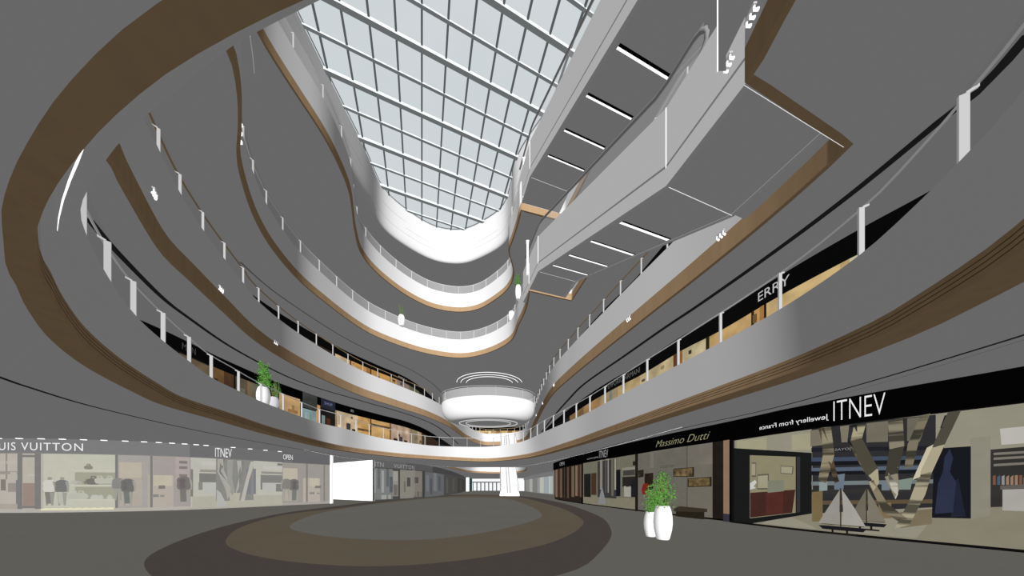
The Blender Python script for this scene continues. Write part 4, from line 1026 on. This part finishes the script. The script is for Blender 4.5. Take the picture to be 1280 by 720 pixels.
walltext(W2L, 'MAN', 224, 241, D3 - .55, D3 - .2, .14, flat((66, 66, 66)), Sa)
walltext(W2L, 'SHOP', 404, 414, D3 - .5, D3 - .25, .15, flat((110, 118, 150)), Sa)
walltext(W2L, 'OPEN', 437, 441, D3 - .5, D3 - .25, .14, LETD, Sa)
W3L = Wall(wul, W2L.nside); W3L.nside = W2L.nside
sp3 = [(330, 377, 0, .9, (46, 42, 32), 0), (377, 397, 0, 1.02, (88, 86, 66), 0), (380, 394, .5, .6, (60, 58, 46), .02), (397, 400, 0, 1, Dk, .02), (400, 419, 0, 1, (52, 36, 26), 0), (404, 408, .1, .8, (98, 62, 36), .02), (411, 415, .3, .9, (120, 84, 50), .02), (419, 437, 0, 1, (196, 172, 136), 0), (424, 436, 0, .6, (208, 196, 170), .02), (437, 439, 0, 1, (90, 60, 30), .03),
       (439, 444, 0, 1, (190, 146, 92), 0), (444, 458, 0, 1, (186, 140, 78), 0), (445, 457, .45, .52, Bn, .02), (445, 457, .2, .25, (120, 80, 40), .02), (458, 463, 0, 1, (150, 110, 62), 0), (463, 464, 0, 1, Dk, .03), (464, 487, 0, 1, (192, 146, 84), 0), (465, 486, .5, .57, Bn, .02), (466, 484, .25, .3, (120, 80, 42), .02), (487, 496, 0, 1, (176, 136, 80), 0), (488, 490, 0, 1, (110, 76, 40), .02),
       (496, 512, 0, 1, (136, 118, 106), 0), (499, 503, 0, .7, (104, 88, 80), .02), (512, 524, 0, 1, (104, 100, 76), 0), (524, 532, 0, 1, (50, 46, 36), 0), (532, 545, 0, 1, (34, 26, 20), 0)]
Sb = upper(W3L, F3 - .06, D4, sp3, 'warm second-floor shopfronts seen behind the brown handrail, left', side='left_top')
walltext(W3L, 'PEN', 497, 507, D4 - .5, D4 - .25, .14, LETD, Sb)
wur = [(12.6, 3.5), (12.0, 5.4), (11.4, 6.94), (10.8, 8.16), (10.2, 9.9), (9.75, 12), (9.1, 13.7), (8.45, 16.7), (7.55, 19.3), (6.6, 23.1), (5.6, 29), (4.9, 35), (4.4, 44), (4.2, 58)]
W2R = Wall(wur, 1)
if W2R.pos(8, 0, 1).x > W2R.pos(8, 0, 0).x: W2R.nside = -1
spr = [(1145, 1062, 0, 1, (190, 184, 150), 0), (1062, 1050, 0, 1, (176, 150, 104), 0), (1050, 958, 0, 1, (190, 164, 116), 0), (955, 950, 0, 1, (150, 108, 62), .02), (950, 942, 0, 1, (176, 138, 84), 0), (943, 940, 0, 1, (30, 32, 24), .04), (940, 886, 0, 1, (184, 152, 102), 0), (887, 883, 0, 1, (36, 36, 24), .04),
       (883, 853, 0, 1, (186, 172, 136), 0), (853, 842, 0, 1, (96, 58, 30), .02), (853, 850, 0, 1, (140, 96, 50), .03), (842, 800, 0, 1, (186, 168, 128), 0), (800, 772, 0, 1, (172, 150, 108), 0), (772, 750, 0, 1, (150, 130, 100), 0), (765, 762, 0, 1, (120, 120, 110), .02), (750, 730, 0, 1, (150, 118, 76), 0), (730, 712, 0, 1, (120, 96, 66), 0)]
Sc = upper(W2R, FT2 - .06, D3, spr, 'warm timber shopfronts seen behind the right lowest railing', side='right_upper')
walltext(W2R, 'ERRY', 951, 990, D3 - .52, D3 - .17, .14, flat((186, 186, 186)), Sc)
walltext(W2R, 'EMPORIO ARMANI', 762, 802, D3 - .55, D3 - .2, .14, flat((90, 90, 88)), Sc)
W3R = Wall([(x - .45, y) for x, y in wur], W2R.nside)
Sd = upper(W3R, F3 - .06, D4, [(815, 680, 0, 1, (40, 32, 26), 0)], 'dark second-floor shop band behind the right brown handrail', side='right_top', band=.8)
# far end shops on level 3 and level 2
for z0, z1, lab, yy, nm, (x0, x1) in ((F3 - .06, D4, 'glowing warm shopfront framed under the white drum', 57.8, 'wall_back_upper', (-12.2, 4.6)), (FT2 - .06, D3, 'dim far shopfront behind the first-floor escalator', 58.2, 'wall_back_middle', (-12.2, 4.6))):
    struct(link(nm, [(x0, yy + .3, z0), (x1, yy + .3, z0), (x1, yy + .3, z1), (x0, yy + .3, z1)], [(0, 1, 2, 3)], flat((30, 24, 18), 3)))
    S = thing('shopfront', lab, 'shop', (-3, yy, z0)); m = MB(); m.box((-3.8, yy, z1 - .4), (8.4, 0, 0), (0, .1, 0), (0, 0, .395)); m.build('sign_band', BLACK, S)
    rq = random.Random(9); x = x0
    pal = [(204, 170, 112), (226, 200, 146), (150, 112, 62), (214, 184, 128), (70, 50, 32), (236, 214, 170), (170, 134, 84), (110, 84, 54), (220, 190, 140)]
    k = 0
    while x < x1:
        dx = .25 + rq.random() * .9; x2 = min(x1, x + dx); c = pal[rq.randrange(9)]
        m = MB(); m.box(((x + x2) / 2, yy + .05, (z0 + z1 - .8) / 2), ((x2 - x) / 2, 0, 0), (0, .05, 0), (0, 0, (z1 - .8 - z0) / 2)); m.build('display', flat(c), S)
        if k % 2 == 0:
            m = MB(); m.box(((x + x2) / 2, yy - .02, z0 + 1 + rq.random() * 1.6), ((x2 - x) * .4, 0, 0), (0, .03, 0), (0, 0, .15 + .3 * rq.random())); m.build('product', flat(pal[rq.randrange(9)]), S)
        x = x2; k += 1

# ================================================================= PLANTERS
def planter(p, H, R_, label, fol, seed, tint=VASE, group=None, leaves=1300, spread=1.0):
    p = Vector(p); t = thing('potted_plant', label, 'plant', p, group)
    pr = [(0, 0), (.62, 0), (.7, .03), (.93, .3), (1, .5), (.97, .68), (.86, .86), (.7, .98), (.66, 1.0), (.6, .98), (.6, .9), (0, .9)]
    m = MB(); m.lathe(p, [(r * R_, z * H) for r, z in pr], 28); m.build('vase', tint, t, True)
    rd = random.Random(seed); st = MB(); lf = MB(); ld = MB()
    for i in range(12):
        a = rd.random() * 6.28; rr = rd.random() * R_ * .9 * spread; top = p + Vector((math.cos(a) * rr * 1.3, math.sin(a) * rr * 1.3, H * .9 + fol * (.6 + .42 * rd.random())))
        b0 = p + Vector((math.cos(a) * R_ * .2, math.sin(a) * R_ * .2, H * .85)); mid = b0.lerp(top, .5) + Vector((math.cos(a), math.sin(a), 0)) * R_ * .25
        st.tube([b0, mid, top], .008, 5)
        for k in range(leaves // 12):
            f = .08 + .95 * rd.random(); q = b0.lerp(mid, f * 2) if f < .5 else mid.lerp(top, f * 2 - 1)
            wd = R_ * 1.15 * spread * (1 - abs(f - .4) * .9); q = q + Vector((rd.gauss(0, .32), rd.gauss(0, .32), rd.gauss(0, .12))) * wd
            dv = Vector((rd.gauss(0, 1), rd.gauss(0, 1), rd.gauss(.4, .8))).normalized(); l = fol * (.035 + .04 * rd.random()); sd = dv.cross(Vector((rd.random() - .5, rd.random() - .5, rd.random()))).normalized() * l * .32
            (lf if rd.random() < .75 else ld).add([q, q + dv * l * .5 + sd, q + dv * l, q + dv * l * .5 - sd], [(0, 1, 2, 3)])  # darker green goes to leaves picked at random
    st.build('stems', STEM, t); lf.build('leaves', LEAF, t); ld.build('dark_leaves', LEAFD, t)
pa = G(828.5, 674, -EYE); pb = G(813.5, 670.5, -EYE)
planter((pa[0], pa[1], 0), .90, .23, 'tall white vase with bushy green plant, the larger and nearer on the right floor', .98, 1)
planter((pb[0], pb[1], 0), .70, .18, 'smaller white vase with green plant, left of the larger one', .78, 2)
pa = G(334.5, 504.5, 4.1); pb = G(343.5, 507.5, 4.1)
pa = (pa[0] - .35, pa[1] + .25); pb = (pb[0] - .3, pb[1] + .3)
planter((pa[0] - .1, pa[1], FT2 - .05), .95, .27, 'white vase with leafy plant on the left lowest balcony', 1.35, 3, leaves=1300)
planter((pb[0], pb[1], FT2 - .05), .6, .2, 'small grey vase beside the white one on the left balcony', .95, 4, tint=mat('grey_ceramic', (150, 152, 158), .5), leaves=350)
x, y = G(502, 404, 15.25)
planter((x - .15, y + .35, F4 - .05), 1.0, .32, 'white vase with sparse plant behind the third balcony glass', 1.1, 5, leaves=200)
x, y = G(646, 370, 15.25)
planter((x + .12, y + .3, F4 - .05), 1.1, .24, 'white vase with green plant at the right bend of the third balcony', .95, 6)
x, y = G(634, 400, 15.25)
m = MB(); m.lathe((x + .4, y + .1, F4 - .05), [(0, 0), (.2, 0), (.3, .4), (.26, .8), (0, .82)], 16); tag(m.build('vase', VASE), 'small white empty vase at the right bend of the third balcony', 'vase')
# hanging cable near the top left
m = MB(); m.tube([P3(312.5, 45, 13.6), P3(316, 70, 13.6), P3(318, 92, 13.6)], .012, 5); tag(m.build('cable', METAL), 'thin grey cable hanging near the upper left balcony', 'cable')

# ================================================================= LIGHT, WORLD, CAMERA
sun = bpy.data.lights.new('sun', 'SUN'); sun.energy = 1.07 * math.pi / AMAX; sun.angle = 0.0
sun.use_shadow = False
so = bpy.data.objects.new('sun', sun); COL.objects.link(so)
so.location = (0, -10, 8)
so.rotation_euler = Vector((.05, -1.0, .13)).normalized().to_track_quat('Z', 'Y').to_euler()
wd = bpy.data.worlds.new('world'); sc.world = wd; wd.use_nodes = True
bg = wd.node_tree.nodes['Background']; bg.inputs[0].default_value = (*lin((150, 158, 162)), 1); bg.inputs[1].default_value = 0
try: wd.cycles.sampling_method = 'NONE'
except Exception: pass
cam = bpy.data.cameras.new('camera'); co = bpy.data.objects.new('camera', cam); COL.objects.link(co)
co.location = (0, 0, EYE); co.rotation_euler = (math.pi / 2, 0, 0)
cam.sensor_width = 36; cam.lens = 36 * FPX / 1280; cam.shift_y = (HOR - 360) / 1280
cam.clip_start = .02; cam.clip_end = 400
sc.camera = co
